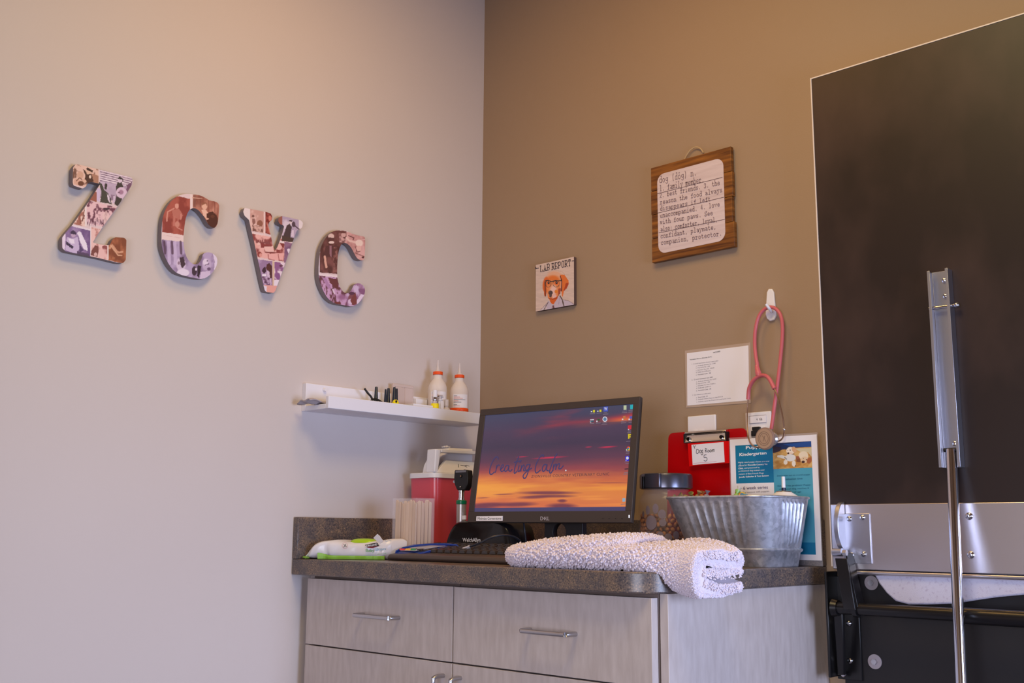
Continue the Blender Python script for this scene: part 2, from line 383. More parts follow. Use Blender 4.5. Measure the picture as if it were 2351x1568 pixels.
def paint_Z(c):
    c.photo(R(240,60,560,330), (122,84,72), (232,196,184), 16, 1, .38, .5); c.poly([(470,200),(500,330),(560,370),(560,230)], (176,130,110))
    c.ell(440,175,38,42,(228,190,170)); c.poly([(405,140),(425,130),(490,165),(485,190),(420,160)], (60,36,34)); c.poly([(400,215),(470,205),(495,290),(450,320),(380,300)], (78,48,42)); c.ell(455,240,14,22,(235,214,200)); c.poly([(370,150),(395,160),(430,240),(400,230)], (80,52,46))
    c.ell(335,220,42,48,(214,170,150)); c.ell(300,300,45,40,(222,176,158)); c.ell(345,320,38,34,(110,66,50)); c.line([(290,290),(330,250),(370,290)],8,(100,60,50)); c.ell(385,290,30,22,(226,186,166),40)
    c.photo(R(570,120,980,490), (150,124,150), (206,186,212), 18, 3, .4, .56)
    for k in range(5): c.line([(575,165+k*26),(975,262+k*27)], 13, (236,222,236) if k != 1 else (230,214,230)); c.line([(575,180+k*26),(800,232+k*26)], 7, (90,66,96), .8)
    c.poly([(860,360),(960,300),(930,420),(880,440)], (120,84,112)); c.poly([(640,300),(900,350),(860,480),(620,440)], (196,176,204), .8)
    c.poly([(560,300),(600,330),(625,400),(665,430),(700,500),(715,575),(670,560),(575,545),(590,430)], (72,70,64)); c.poly([(640,310),(660,330),(650,400),(625,380)], (60,54,54)); c.poly([(655,440),(680,470),(700,560),(670,520)], (228,212,232))
    c.poly([(760,370),(810,250),(860,380),(840,500),(800,600),(745,570),(770,480)], (66,60,58)); c.ell(812,275,30,42,(222,204,226)); c.poly([(780,262),(812,232),(848,262),(850,310),(838,270),(790,268)], (60,52,56)); c.ell(830,430,68,68,(222,196,222),0,.08); c.ell(826,425,34,32,(170,130,160),0,.3); c.ell(800,430,14,10,(110,80,100)); c.poly([(735,470),(760,470),(745,560),(722,560)], (214,194,220))
    c.poly(R(440,400,535,520), (158,96,80)); c.poly(R(535,370,575,530), (214,194,226))
    c.photo(R(400,515,800,790), (112,64,84), (234,196,204), 26, 7, .34, .5)
    for k in range(26): x = 415+k*9.5; c.ell(x, 760+(k*37 % 60)-k*.5, 5, 22+(k*13 % 16), (96,56,76) if k % 2 else (214,180,196))
    c.ell(650,625,45,14,(70,50,60)); c.poly([(600,690),(650,640),(700,760),(620,800)], (236,204,204), .8)
    c.photo(R(230,580,400,800), (170,110,96), (238,206,196), 20, 9, .42, .5); c.line([(330,700),(340,800)],14,(140,82,72)); c.line([(385,640),(360,770),(390,700)],9,(110,62,56)); c.poly(R(390,560,410,830), (240,224,226))
    c.photo(R(100,800,465,1200), (116,88,140), (168,142,186), 10, 11, .3, .65); c.poly(R(100,780,480,800), (236,222,236)); c.poly([(110,900),(160,930),(150,1140),(110,1110)], (236,220,244))
    c.poly([(175,960),(240,985),(310,960),(325,1100),(290,1170),(160,1120)], (206,188,224)); c.ell(252,930,30,42,(196,170,200)); c.poly([(222,900),(250,880),(290,910),(285,935),(225,925)], (70,54,84)); c.poly([(165,1010),(260,1080),(240,1105),(165,1050)], (66,50,78)); c.poly([(190,980),(260,990),(270,1040),(220,1040)], (238,228,248))
    c.ell(325,920,28,26,(238,228,246)); c.poly([(310,930),(350,920),(415,1050),(425,1130),(380,1110),(330,1010)], (240,232,250)); c.poly([(320,1040),(380,1120),(330,1150)], (90,70,116)); c.poly(R(300,1130,440,1165), (92,72,104))
    c.photo(R(465,840,680,1200), (184,120,116), (240,200,196), 16, 15, .36, .5); c.poly(R(455,830,468,1200), (240,226,232)); c.poly([(515,1060),(560,1080),(545,1200),(460,1180),(470,1130)], (128,74,68)); c.ell(520,1170,20,24,(222,180,176)); c.ell(630,1090,34,30,(150,84,84)); c.poly([(560,1080),(650,1110),(640,1220),(560,1200)], (236,190,188), .6)
    c.photo(R(672,900,900,1240), (134,74,48), (176,106,72), 9, 17); c.poly(R(660,1010,674,1230), (236,216,214)); c.line([(690,1095),(720,1060),(770,1130),(800,1150),(840,1140)],24,(214,158,128)); c.line([(700,1060),(735,1110),(790,1180),(835,1185)],14,(222,172,140)); c.ell(735,1215,24,10,(176,112,76))
def paint_C(c):
    c.photo(R(1300,420,1665,900), (146,66,58), (176,92,80), 8, 21); c.ell(1495,590,26,34,(222,160,146)); c.poly([(1440,640),(1520,620),(1570,700),(1540,760),(1450,720)], (190,116,104)); c.line([(1375,770),(1385,660),(1460,620)],16,(214,150,136)); c.line([(1465,720),(1460,820)],26,(196,120,108)); c.line([(1520,720),(1490,840)],18,(190,112,102)); c.ell(1500,810,30,40,(206,140,126)); c.line([(1500,850),(1560,880)],10,(216,150,140)); c.line([(1545,690),(1545,750)],12,(214,150,138))
    c.poly(R(1655,440,1685,640,.1), (238,218,218)); c.poly(R(1300,900,1600,990,.15), (236,214,214)); c.line([(1340,940),(1550,975)],4,(214,180,180))
    c.photo(R(1685,430,2030,800), (150,88,74), (200,140,122), 10, 24, .3, .7)
    for k in range(7): c.line([(1695+k*14,450),(1695+k*14,600)],5,(86,52,50))
    for k in range(5): c.line([(1840+k*36,500),(1845+k*36,800)],5,(132,74,64))
    c.line([(1680,492),(1800,500)],7,(224,180,160)); c.ell(1828,592,36,46,(232,184,164)); c.poly([(1795,560),(1820,540),(1858,560),(1858,590),(1840,560),(1800,585)], (150,96,76)); c.poly([(1790,630),(1850,640),(1880,700),(1860,760),(1810,700)], (236,192,174)); c.poly([(1850,680),(1920,655),(1975,700),(1990,780),(1950,860),(1880,840),(1850,760)], (84,46,36)); c.ell(1925,715,26,20,(104,60,46)); c.ell(1860,745,22,12,(230,180,160))
    c.photo(R(1300,990,2030,1500,.12), (128,106,142), (186,166,204), 8, 27, .32, .62)
    for x in (1395, 1470): c.line([(x,1030),(x+10,1280)],40,(208,190,226),.8)
    for x in (1345, 1435, 1540): c.line([(x,1020),(x+8,1160)],26,(84,58,78),.75)
    c.ell(1545,1290,60,90,(216,198,226)); c.poly([(1530,1210),(1575,1200),(1600,1290),(1560,1340),(1540,1300)], (74,54,66)); c.ell(1520,1275,16,22,(150,124,146)); c.ell(1570,1390,80,50,(232,220,242)); c.ell(1705,1370,32,60,(70,52,66)); c.ell(1725,1350,12,20,(228,214,238)); c.poly([(1745,1300),(1790,1310),(1760,1460),(1740,1430)], (56,40,50))
    c.ell(1855,1290,58,82,(198,178,212)); c.ell(1840,1265,34,44,(230,216,240)); c.line([(1835,1300),(1880,1285)],9,(100,76,110)); c.ell(1862,1250,8,8,(70,50,80)); c.ell(1880,1345,24,20,(112,86,120)); c.poly([(1780,1380),(1900,1370),(1900,1460),(1770,1470)], (214,196,226)); c.poly([(1925,1150),(1990,1200),(1985,1330),(1940,1400),(1950,1250)], (228,216,240))
    c.poly([(1300,700),(1322,720),(1312,1050),(1300,1060)], (240,230,246))
def paint_V(c):
    c.poly(R(200,80,320,260), (236,222,228)); c.photo(R(315,100,500,400), (206,160,152), (230,194,188), 10, 31); c.ell(355,210,20,18,(130,90,84)); c.poly([(340,240),(375,240),(390,300),(350,330)], (150,106,100)); c.ell(445,310,42,50,(150,100,84)); c.poly([(360,330),(430,330),(470,390),(350,410)], (222,186,180)); c.photo([(345,330),(480,350),(485,430),(350,410)], (130,90,84), (218,176,168), 34, 32)
    c.poly(R(330,420,520,460), (240,216,216)); c.poly(R(495,100,520,480), (238,212,212)); c.photo(R(520,120,640,440), (124,46,42), (176,92,82), 12, 33); c.ell(580,240,24,38,(214,130,118)); c.line([(540,300),(580,440)],16,(206,128,116))
    c.photo(R(320,440,780,740,.17), (146,72,72), (238,184,180), 12, 35, .36, .52)
    for k in range(7): c.poly([(390+k*26,560+k*4),(405+k*26,510),(425+k*26,565+k*4)], (140,80,82))
    c.ell(400,600,30,36,(236,176,170)); c.ell(430,580,26,20,(240,196,190)); c.poly([(450,560),(560,600),(560,640),(460,630)], (140,66,66)); c.poly([(500,620),(620,610),(640,700),(520,690)], (240,196,192)); c.line([(520,690),(660,700)],14,(130,66,66)); c.ell(700,620,42,44,(238,186,182)); c.ell(440,720,34,40,(150,70,66)); c.ell(455,730,22,26,(226,160,152)); c.poly([(540,715),(760,700),(750,800),(560,790)], (238,180,178)); c.line([(555,720),(560,780),(640,800)],9,(170,96,96)); c.line([(690,720),(700,800),(740,800)],10,(160,84,86)); c.poly([(700,550),(760,560),(770,640),(740,620)], (134,62,60))
    c.poly(R(690,190,748,330), (156,96,86)); c.photo(R(745,190,970,500,.2), (182,164,192), (222,208,226), 10, 37); c.poly(R(965,200,1040,420), (234,222,230)); c.poly([(800,340),(840,310),(870,350),(850,500),(880,545),(740,520),(770,440)], (78,62,66)); c.ell(855,285,24,30,(226,206,214)); c.poly([(830,270),(860,258),(880,272),(870,285),(838,282)], (66,50,58)); c.ell(895,320,26,40,(90,70,84)); c.poly([(870,400),(900,390),(900,490),(860,480)], (222,206,226)); c.poly([(740,470),(900,500),(885,560),(735,540)], (84,66,60)); c.line([(900,330),(975,390)],14,(74,58,70))
    c.poly(R(700,530,775,560), (240,222,226)); c.photo(R(772,548,900,760), (128,92,126), (150,112,142), 8, 39); c.poly([(805,650),(845,640),(850,690),(825,710)], (236,222,240)); c.poly(R(765,760,820,830,.1), (146,108,140))
    c.poly(R(390,775,780,800,.14), (240,216,218)); c.photo(R(390,780,620,1150,.14), (158,128,168), (186,160,196), 8, 41); c.poly([(530,860),(570,835),(610,880),(605,1090),(575,1040),(560,930)], (86,48,48)); c.ell(560,900,36,40,(92,52,50)); c.poly([(540,930),(570,950),(580,1060),(540,1000)], (216,192,220)); c.poly([(490,900),(520,880),(530,950),(500,980),(470,940)], (70,44,60)); c.poly([(470,980),(530,985),(530,1010),(475,1010)], (240,230,246)); c.photo([(470,1010),(600,1040),(600,1130),(500,1120)], (96,60,90), (206,180,214), 30, 43)
    c.poly(R(612,800,640,1160,.1), (228,206,190)); c.line([(624,820),(618,1140)],8,(200,160,120)); c.photo(R(640,820,800,1060,.1), (150,100,150), (236,216,232), 18, 45, .4, .5); c.poly([(640,1060),(740,1060),(700,1150),(630,1150)], (236,224,240)); c.ell(685,1010,34,50,(140,92,146)); c.poly([(700,870),(730,850),(760,880),(720,890)], (110,66,92))
    c.poly(R(500,1130,680,1250,.05), (232,168,160)); c.poly([(490,1130),(540,1150),(530,1230),(500,1210)], (232,222,244))
def paint_c(c):
    c.photo(R(1220,380,1600,960,.08), (84,50,48), (132,84,82), 12, 51, .3, .75); c.ell(1395,480,44,40,(226,196,190)); c.poly([(1345,490),(1440,500),(1430,530),(1350,520)], (96,60,60)); c.ell(1400,560,40,18,(236,212,208)); c.poly([(1320,600),(1480,600),(1490,700),(1430,760),(1300,740)], (94,58,58)); c.line([(1310,750),(1330,890)],30,(226,176,160)); c.poly([(1370,600),(1400,600),(1400,760),(1380,740)], (156,112,124)); c.photo([(1430,620),(1480,620),(1490,960),(1420,960)], (96,58,56), (150,100,96), 26, 52)
    c.ell(1550,450,60,50,(150,104,104)); c.ell(1560,460,34,32,(214,172,170)); c.poly([(1440,400),(1600,410),(1580,440),(1460,430)], (112,68,66)); c.photo(R(1500,480,1620,560,.1), (100,60,62), (214,170,170), 24, 53)
    c.photo(R(1600,420,1870,820,.1), (186,130,128), (224,176,176), 10, 55, .3, .7); c.line([(1630,470),(1700,500),(1690,520)],12,(110,66,70)); c.line([(1600,500),(1640,540),(1720,560)],26,(232,196,190)); c.ell(1770,570,54,50,(240,214,206)); c.ell(1765,640,36,40,(230,186,180)); c.line([(1720,620),(1740,690),(1780,680)],8,(110,64,66)); c.line([(1715,700),(1760,720),(1840,750)],9,(130,80,80)); c.ell(1820,760,18,14,(90,50,52)); c.line([(1700,545),(1850,520)],6,(240,210,210))
    c.poly(R(1210,970,1500,1000,.12), (240,224,232)); c.poly([(1215,640),(1248,640),(1240,1060),(1215,1060)], (240,228,244))
    c.photo(R(1210,1000,1640,1450,.1), (110,66,78), (206,164,206), 22, 57, .4, .56); c.poly([(1360,1030),(1480,1050),(1500,1200),(1440,1160),(1380,1100)], (112,62,66)); c.poly([(1270,1020),(1330,1040),(1400,1180),(1350,1170)], (182,138,184)); c.line([(1420,1190),(1440,1240)],22,(230,206,230)); c.ell(1540,1290,80,50,(160,110,150),0,.6); c.ell(1480,1370,50,16,(120,60,56))
    c.photo(R(1600,1080,1880,1450,.1), (146,96,134), (206,178,216), 10, 59, .32, .6); c.ell(1680,1300,60,60,(134,82,92)); c.ell(1660,1350,44,40,(222,196,226)); c.poly([(1720,1220),(1740,1380),(1680,1400),(1650,1330)], (128,70,70)); c.ell(1670,1240,44,22,(96,60,84)); c.poly([(1750,1170),(1850,1190),(1830,1260),(1770,1220)], (142,96,136)); c.poly([(1790,1250),(1840,1260),(1740,1400),(1735,1340)], (232,214,240)); c.ell(1730,1180,34,50,(214,190,226))
m_letter = mat('grey painted wood edge', (132,120,124), .6)
for key, nm, lab in (('Z', paint_Z, 'large photo-collage letter Z on the light wall, leftmost of the four letters'),
                     ('C', paint_C, 'photo-collage letter C with a plain red-brown snapshot, hanging between the Z and the V'),
                     ('V', paint_V, 'photo-collage letter V hanging between the two letters C on the light wall'),
                     ('c', paint_c, 'rightmost photo-collage letter C, nearest the corner above the white ledge')):
    zf, ol = OUT[key]; D = -.021
    cs = [Vector((x, y)) for x, y in ol]
    # soften the corners once
    sm = []
    for i, p in enumerate(cs):
        q = cs[(i+1) % len(cs)]; d = (q-p).length
        e = min(.25, 8/d) if key in 'ZV' else .25
        sm += [p.lerp(q, e), p.lerp(q, 1-e)]
    world = [at(*zf(p.x, p.y), 1, D) for p in sm]
    cen = sum(world, Vector())/len(world)
    t = thing('wall_letter', lab, 'wall letter', (cen.x, 0, min(p.z for p in world)), group='collage letters on the light wall')
    MB().prism([p+Vector((0,.001,0)) for p in world], (0, .0150, 0)).build('letter_body', m_letter, t, smooth=0, label='grey painted edge')
    xs = [p.x for p in sm]; ys = [p.y for p in sm]; x0, x1, y0, y1 = min(xs), max(xs), min(ys), max(ys)
    cv = Canvas(x0-10, y0-10, x1+10, y1+10, 4, (228,206,212)); nm(cv)
    step = 5.5; gp = [Vector((x, y)) for x in np.arange(x0, x1, step) for y in np.arange(y0, y1, step)]
    n = len(sm); res = geometry.delaunay_2d_cdt(sm+gp, [(i, (i+1) % n) for i in range(n)], [], 1, 1e-5)
    used = sorted({k for f in res[2] for k in f}); rm = {k: n_ for n_, k in enumerate(used)}; V2 = [res[0][k] for k in used]; F2 = [[rm[k] for k in f] for f in res[2]]; I = rootmat(t).inverted(); dense = [a.lerp(b, k/4) for a, b in zip(sm, sm[1:]+sm[:1]) for k in range(4)]
    me = bpy.data.meshes.new('collage_face'); me.from_pydata([I @ at(*zf(v.x, v.y), 1, D) for v in V2], [], F2)
    setcol(me, cv.sample([v.x for v in V2], [v.y for v in V2]))
    ymid = (y0+y1)/2
    for half in (0, 1):     # two round spacers hidden behind the thick of the letter
        cand = [v for v in V2 if (v.y > ymid) == bool(half)]
        bst = max(cand, key=lambda v: min((v-p).length for p in dense))
        w_ = at(*zf(bst.x, bst.y), 1, D); MB().cyl((w_.x, -.0060, w_.z), (w_.x, 0, w_.z), .006).build('wall_spacer', m_letter, t)
    link('collage_face', me, paintmat('collage print', .45), t, smooth=0, label='collage of old snapshots')

# ================================================================== PICTURE LEDGE AND WHAT STANDS ON IT
LX0, LX1, LD, LB = -.637, -.085, .10, 1.281
t = thing('picture_ledge', 'white wooden picture ledge on the light wall beside the corner', 'shelf', ((LX0+LX1)/2, 0, LB))
MB().box((LX0, -.016, LB), (LX1, 0, 1.352)).build('back_rail', m_white, t, .001)
MB().box((LX0, -LD, LB), (LX1, -.0165, LB+.012)).build('ledge_board', m_white, t, .001)
MB().box((LX0, -LD-.012, LB), (LX1, -LD-.0005, LB+.031)).build('front_lip', m_white, t, .0012)
hp = at(745, 895, 1, -.017)
MB().cyl(hp, hp+Vector((0,-.006,0)), .0055, .004).build('screw_cover', m_whitep, t)
zS = LB+.0122
# crumpled grey packet over the ledge end
def crumple(nx, ny, fn): 
    mb = MB(); g = [[mb.bm.verts.new(fn(i/nx, j/ny)) for j in range(ny+1)] for i in range(nx+1)]
    for i in range(nx):
        for j in range(ny): mb.bm.faces.new((g[i][j], g[i+1][j], g[i+1][j+1], g[i][j+1]))
    return mb
A = Vector((-.668, -.078, zS+.006)); 
pk = crumple(14, 8, lambda u, v: A+Vector((.085*u, .055*v-.01*u, .003*math.sin(u*9+v*4)+.003*math.sin(v*11)+.002)))
o = pk.build('swab_packet', mat('grey foil wrapper', (170,160,166), .45), smooth=60, fix=True)
s_ = o.modifiers.new('thick', 'SOLIDIFY'); s_.thickness = .003
tag(o, 'crumpled grey paper packet sticking out over the left end of the white ledge', 'packet')
# black forceps-like loop
t = thing('curved_scissors', 'dark grey looped instrument leaning on the white ledge left of the dark cones', 'instrument', (-.43, -.07, zS))
pts = [at(*p, 1, -.06) for p in ((837,892),(844,902),(852,911),(856,921))]
MB().tube(smoothline(pts), [.003]*9+[.0035]*4 if False else .0028, 10).build('shank', m_black, t)
lp = [at(*p, 1, -.07) for p in ((848,925),(853,919),(860,916),(868,918),(876,923),(882,927))]
MB().tube(smoothline(lp), .0026, 10).build('finger_loop', m_black, t)
# dark tapered cones
m_navy = mat('dark navy plastic', (26,38,58), .25)
cones = [((864,888),(867,925),4.2,.06,'tall dark navy tapered cone standing alone beside the looped instrument'),
         ((885.5,893.5),(885,926),3.0,.072,'slim dark cone on the left of the middle pair on the ledge'),
         ((892,891),(892,926),4.0,.05,'wider dark cone on the right of the middle pair on the ledge'),
         ((905.5,889),(902,927),4.2,.06,'dark cone standing behind the yellow cap, left of its pair'),
         ((911,892),(911,924),3.2,.045,'slim dark cone just right of the one behind the yellow cap')]
for (a, b, w, y, lab) in cones:
    top = at(*a, 1, -y); r = w*.00092
    o = MB().lathe([(r*1.9, 0), (r*2.0, .004), (r*1.7, .006), (r*.95, top.z-zS-.002), (r*.7, top.z-zS)], (top.x, -y, zS), 24).build('specula_cone', m_navy, loc=(top.x, -y, zS))
    tag(o, lab, 'ear cone', 'dark cones on the white ledge')
pc = at(908, 922, 1, -.088)
t = thing('yellow_cap', 'small bright yellow cap with a black hole in front of the dark cones', 'cap', (pc.x, -.088, zS))
MB().lathe([(.009,0),(.009,.024),(.006,.030),(.003,.032)], (pc.x, -.088, zS), 24).build('cap_body', mat('yellow plastic', (246,226,10), .35), t)
q = at(910, 921.5, 1, -.0972); MB().cyl(q+Vector((0,.002,0)), q+Vector((.001,-.0005,0)), .003).build('hole', m_black, t)
# beige two-compartment case
a = at(903, 880, 1, -.024); b = at(950, 883, 1, -.024)
m_beige = mat('beige plastic', (205,186,180), .5)
t = thing('slide_case', 'flat beige plastic case with two panels standing against the wall on the ledge', 'case', ((a.x+b.x)/2, -.02, zS))
MB().box((a.x, -.024, zS), (b.x, -.0165, a.z)).build('case_body', m_beige, t, .001)
wd_ = b.x-a.x
for k in (0, 1):
    xa = a.x+wd_*(.1+.46*k); MB().box((xa, -.026, zS+.004), (xa+wd_*.36, -.0238, a.z-.008)).build('panel', m_beige, t, .0006)
    MB().box((xa-.001, -.0245, a.z-.009), (xa+wd_*.38, -.024, a.z-.0075)).build('panel_groove', mat('groove grey', (110,100,112), .6), t)
a = at(953, 915, 1, -.03); b = at(978, 917, 1, -.03)
tag(MB().box((a.x, -.035, zS), (b.x, -.018, a.z)).build('small_box', m_whitep, bevel=.001), 'small plain white box standing against the ledge back beside the beige case', 'box')
a = at(940, 928, 1, -.075); b = at(990, 933, 1, -.075)
tag(MB().box((a.x, -.092, zS), (b.x, -.058, a.z+.001)).build('flat_box', m_whitep, bevel=.001), 'thin flat white box lying on the ledge in front of the small white box', 'box')
# orange-ringed wash bottles
m_bot = mat('translucent bottle plastic', (250,240,234), .3, trans=.35, ior=1.2)
m_orange = mat('orange plastic', (240,84,20), .35); m_noz = mat('milky nozzle plastic', (236,228,228), .3, trans=.4, ior=1.2)
m_lblink = mat('orange ink', (216,120,90), .6)
def bottle(px, y, full, lab):
    c = at(px, 930, 1, -y); c.z = zS; r = .0265; ht = .121
    t = thing('wash_bottle', lab, 'bottle', c, group='orange-ringed bottles on the ledge')
    MB().lathe([(r*.93,0),(r,.004),(r,.078),(r*.96,.088),(r*.80,.099),(r*.58,.107),(r*.47,.112),(r*.47,ht)], c, 48).build('bottle_body', m_bot, t)
    MB().lathe([(r*.5,0),(r*.53,.001),(r*.53,.008),(r*.5,.009)], c+Vector((0,0,ht+.0003)), 40).build('cap', m_orange, t, label='orange cap ring')
    MB().lathe([(r*.4,0),(r*.2,.006),(r*.12,.02),(r*.07,.034)], c+Vector((0,0,ht+.0095)), 24).build('nozzle', m_noz, t)
    if full: MB().lathe([(r*1.004,.0242),(r*1.02,.0252),(r*1.02,.0325),(r*1.004,.0335)], c, 48).build('base_ring', m_orange, t, label='orange ring around the bottle foot')
    # curved label
    a0 = math.radians(-175); a1 = math.radians(-75); rr = r+.0005; mb = MB(); n = 16; g = []
    for i in range(n+1):
        an = a0+(a1-a0)*i/n; g.append([mb.bm.verts.new((c.x+rr*math.cos(an), c.y+rr*math.sin(an), z)) for z in (c.z+.0345, c.z+.072)])
    for i in range(n): mb.bm.faces.new((g[i][0], g[i+1][0], g[i+1][1], g[i][1]))
    mb.build('label_sheet', m_paper, t, fix=False)
    rr = r+.0009
    for mm, rows in ((m_ink, (0,3,5,7)), (m_lblink, (1,2,4,8))):
        L = []
        for k in rows:
            z = c.z+.067-k*.0036; e = .25+.7*((k*37) % 7)/7
            L.append([(c.x+rr*math.cos(a0+.12+(a1-a0-.24)*e*i/12), c.y+rr*math.sin(a0+.12+(a1-a0-.24)*e*i/12), z) for i in range(13)])
        mb = MB()
        for ln in L:
            for p, q in zip(ln[:-1], ln[1:]): mb.face([p, q, (q[0],q[1],q[2]+.0011), (p[0],p[1],p[2]+.0011)])
        mb.build('label_print', mm, t, fix=False, smooth=0)
bottle(1004, .052, False, 'left translucent bottle with orange cap, behind the small vials')
bottle(1054, .052, True, 'right translucent bottle with orange cap and orange foot, nearest the corner')
# small vials
def vial(px, py, y, r, h, caph, lab, yellow):
    c = at(px, py, 1, -y); c.z = zS
    t = thing('medicine_vial', lab, 'vial', c)
    MB().lathe([(r*.95,0),(r,.002),(r,h*.72),(r*.8,h*.82),(r*.5,h*.88),(r*.5,h)], c, 32).build('vial_body', m_noz, t)
    MB().lathe([(r*.62,0),(r*.66,.002),(r*.6,caph)], c+Vector((0,0,h+.0003)), 28).build('vial_cap', m_chrome if yellow else m_noz, t)
    if yellow:
        MB().lathe([(r*.6,0),(r*.62,.012),(r*.58,.02)], c+Vector((0,0,h+caph+.0006)), 28).build('cap_top', m_whitep, t)
        mb = MB(); n = 14; g = []
        for i in range(n+1):
            an = math.radians(-190+150*i/n); g.append([mb.bm.verts.new((c.x+(r+.0005)*math.cos(an), c.y+(r+.0005)*math.sin(an), c.z+z)) for z in (.010, .034)])
        for i in range(n): mb.bm.faces.new((g[i][0], g[i+1][0], g[i+1][1], g[i][1]))
        mb.build('vial_label', MATS['yellow plastic'], t, fix=False, label='yellow label')
    else:
        for k in range(4):
            mb = MB()
            for i in range(8):
                an = [math.radians(-165+90*(i+e)/8) for e in (0, 1)]
                P = [(c.x+(r+.0006)*math.cos(q), c.y+(r+.0006)*math.sin(q), c.z+.008+k*.004) for q in an]
                mb.face([P[0], P[1], (*P[1][:2], P[1][2]+.001), (*P[0][:2], P[0][2]+.001)])
            mb.build('label_print', m_greyink, t, fix=False, smooth=0)
vial(998, 935, .088, .011, .042, .009, 'small vial with yellow label and silver neck in front of the left bottle', True)
vial(1025, 938, .088, .0095, .031, .018, 'short clear dropper vial between the two orange-capped bottles', False)
c = at(1010, 930, 1, -.082); c.z = zS
t = thing('syringe', 'white plastic syringe standing upright between the vials', 'syringe', c)
MB().lathe([(.0055,0),(.0055,.045),(.008,.046),(.008,.048)], c, 24).build('barrel', m_whitep, t)
MB().lathe([(.003,.0485),(.003,.058),(.007,.059),(.007,.061)], c, 20).build('plunger', m_noz, t)
MB().box(c+Vector((-.004,-.0075,.02)), c+Vector((.008,-.006,.044))).build('label_flag', m_paper, t)

# ================================================================== SIGNS ON THE BROWN WALL
# dog definition plaque
TL, TR, BL, BR = (at(x, y, 0, -.016) for x, y in ((1492,386),(1677,336),(1500,602),(1685,568)))
yL = (TL.y+BL.y)/2; yR = (TR.y+BR.y)/2; zT = (TL.z+TR.z)/2; zB = (BL.z+BR.z)/2
m_wood = mat('stained pine', (84,44,12), .45, noise=((158,100,38), 12, (1,.6,9), .35, .72), bump=(60, .2, (1,.4,6)))
t = thing('dog_definition_plaque', 'stained wooden plaque with a printed definition of dog, hung by twine on the brown wall', 'plaque', (0, (yL+yR)/2, zB))
hh = (zT-zB)/4
for k in range(4):
    MB().box((-.016, yR+(0, -.0015, .001, -.003)[k], zB+hh*(3-k)+.0005), (-.004, yL+(0, .001, -.0005, .0008)[k], zB+hh*(4-k)-.0005)).build('plank', m_wood, t, .001)
MB().box((-.006, yR+.03, zB+.02), (0, yR+.05, zT-.02)).build('back_batten', m_wood, t)
rp = [at(*p, 0, -.006) for p in ((1572,366),(1577,356),(1585,345),(1597,338),(1608,341),(1615,351))]
MB().tube(smoothline(rp), .0018, 8).build('hanging_twine', mat('jute twine', (186,160,122), .8), t)
# printed white panel with round corners
q = [at(x, y, 0, -.0166) for x, y in ((1508,388),(1659,366),(1512,577),(1667,552))]
py0, py1 = (q[0].y+q[2].y)/2, (q[1].y+q[3].y)/2; pz1 = at(1575, 384, 0, -.0166).z; pz0 = at(1585, 568, 0, -.0166).z; rr = .022
P = [(py0-rr+rr*math.cos(math.radians(90-15*k)), pz1-rr+rr*math.sin(math.radians(90-15*k))) for k in range(7)]+[(py0-rr+rr*math.cos(math.radians(-15*k)), pz0+rr+rr*math.sin(math.radians(-15*k))) for k in range(7)]+[(py1+rr+rr*math.cos(math.radians(-90-15*k)), pz0+rr+rr*math.sin(math.radians(-90-15*k))) for k in range(7)]+[(py1+rr+rr*math.cos(math.radians(180-15*k)), pz1-rr+rr*math.sin(math.radians(180-15*k))) for k in range(7)]
MB().prism([(-.0166, a, b) for a, b in P], (.0004, 0, 0)).build('printed_panel', mat('white wash print', (214,198,204), .6, noise=((198,180,186), 14, (1,.5,8), .4, .75)), t, smooth=0)
seams = [[at(1200+x0/3.7327, 320+y0/3.7327, 0, -.0169), at(1200+x1/3.7327, 320+y1/3.7327, 0, -.0169)] for x0, y0, x1, y1 in ((1155,465,1712,325), (1155,632,1725,495), (1165,802,1732,685))]
strokes('plank_seam', seams, .0013, (1,0,0), mat('seam brown', (92,66,66), .8), t, cap=False)
rows = [('dog (dôg) n.',(1513,420),(1600,402),18,16),('1. family member.',(1514,439),(1617,417),17,13),('2. best friends. 3. the',(1514,454),(1653,424),14,13),('reason the food always',(1515,469),(1659,440),13,13),('disappears if left',(1515,484),(1632,461),13,13),
        ('unaccompanied. 4. love',(1515,500),(1653,473),13,13),('with four paws. See',(1515,515),(1637,493),13,13),('also: comforter, loyal,',(1516,531),(1648,508),13,13),('confidant, playmate,',(1516,547),(1645,525),13,13),('companion, protector.',(1517,562),(1658,540),13,13)]
for s, a, b, hgt, _ in rows:
    A_, B_ = at(*a, 0, -.0172), at(*b, 0, -.0172); up = Vector((0, 0, hgt*.00098))
    strokes('typed_text', glyph_line(s, A_, B_, up), .00125, (1,0,0), mat('faded brown ink', (112,86,98), .8), t)
# lab report canvas
TL, TR, BL, BR = (at(x, y, 0, -.012) for x, y in ((1229,608),(1317,590),(1231,713),(1318,701)))
yL = (TL.y+BL.y)/2; yR = (TR.y+BR.y)/2; zT = (TL.z+TR.z)/2; zB = (BL.z+BR.z)/2
t = thing('lab_report_sign', 'small square sign with a brown dog in glasses under the words LAB REPORT', 'sign', (0, (yL+yR)/2, zB))
MB().box((-.0112, yR, zB), (0, yL, zT)).build('sign_block', mat('distressed dark edge', (90,68,62), .7), t, .001)
cv = Canvas(90, 100, 1110, 1480, 7, (216,194,186))
n = fnoise(cv.w, cv.h, 40, 5, 3, .15); cv.a *= (.93+.12*n)[..., None]
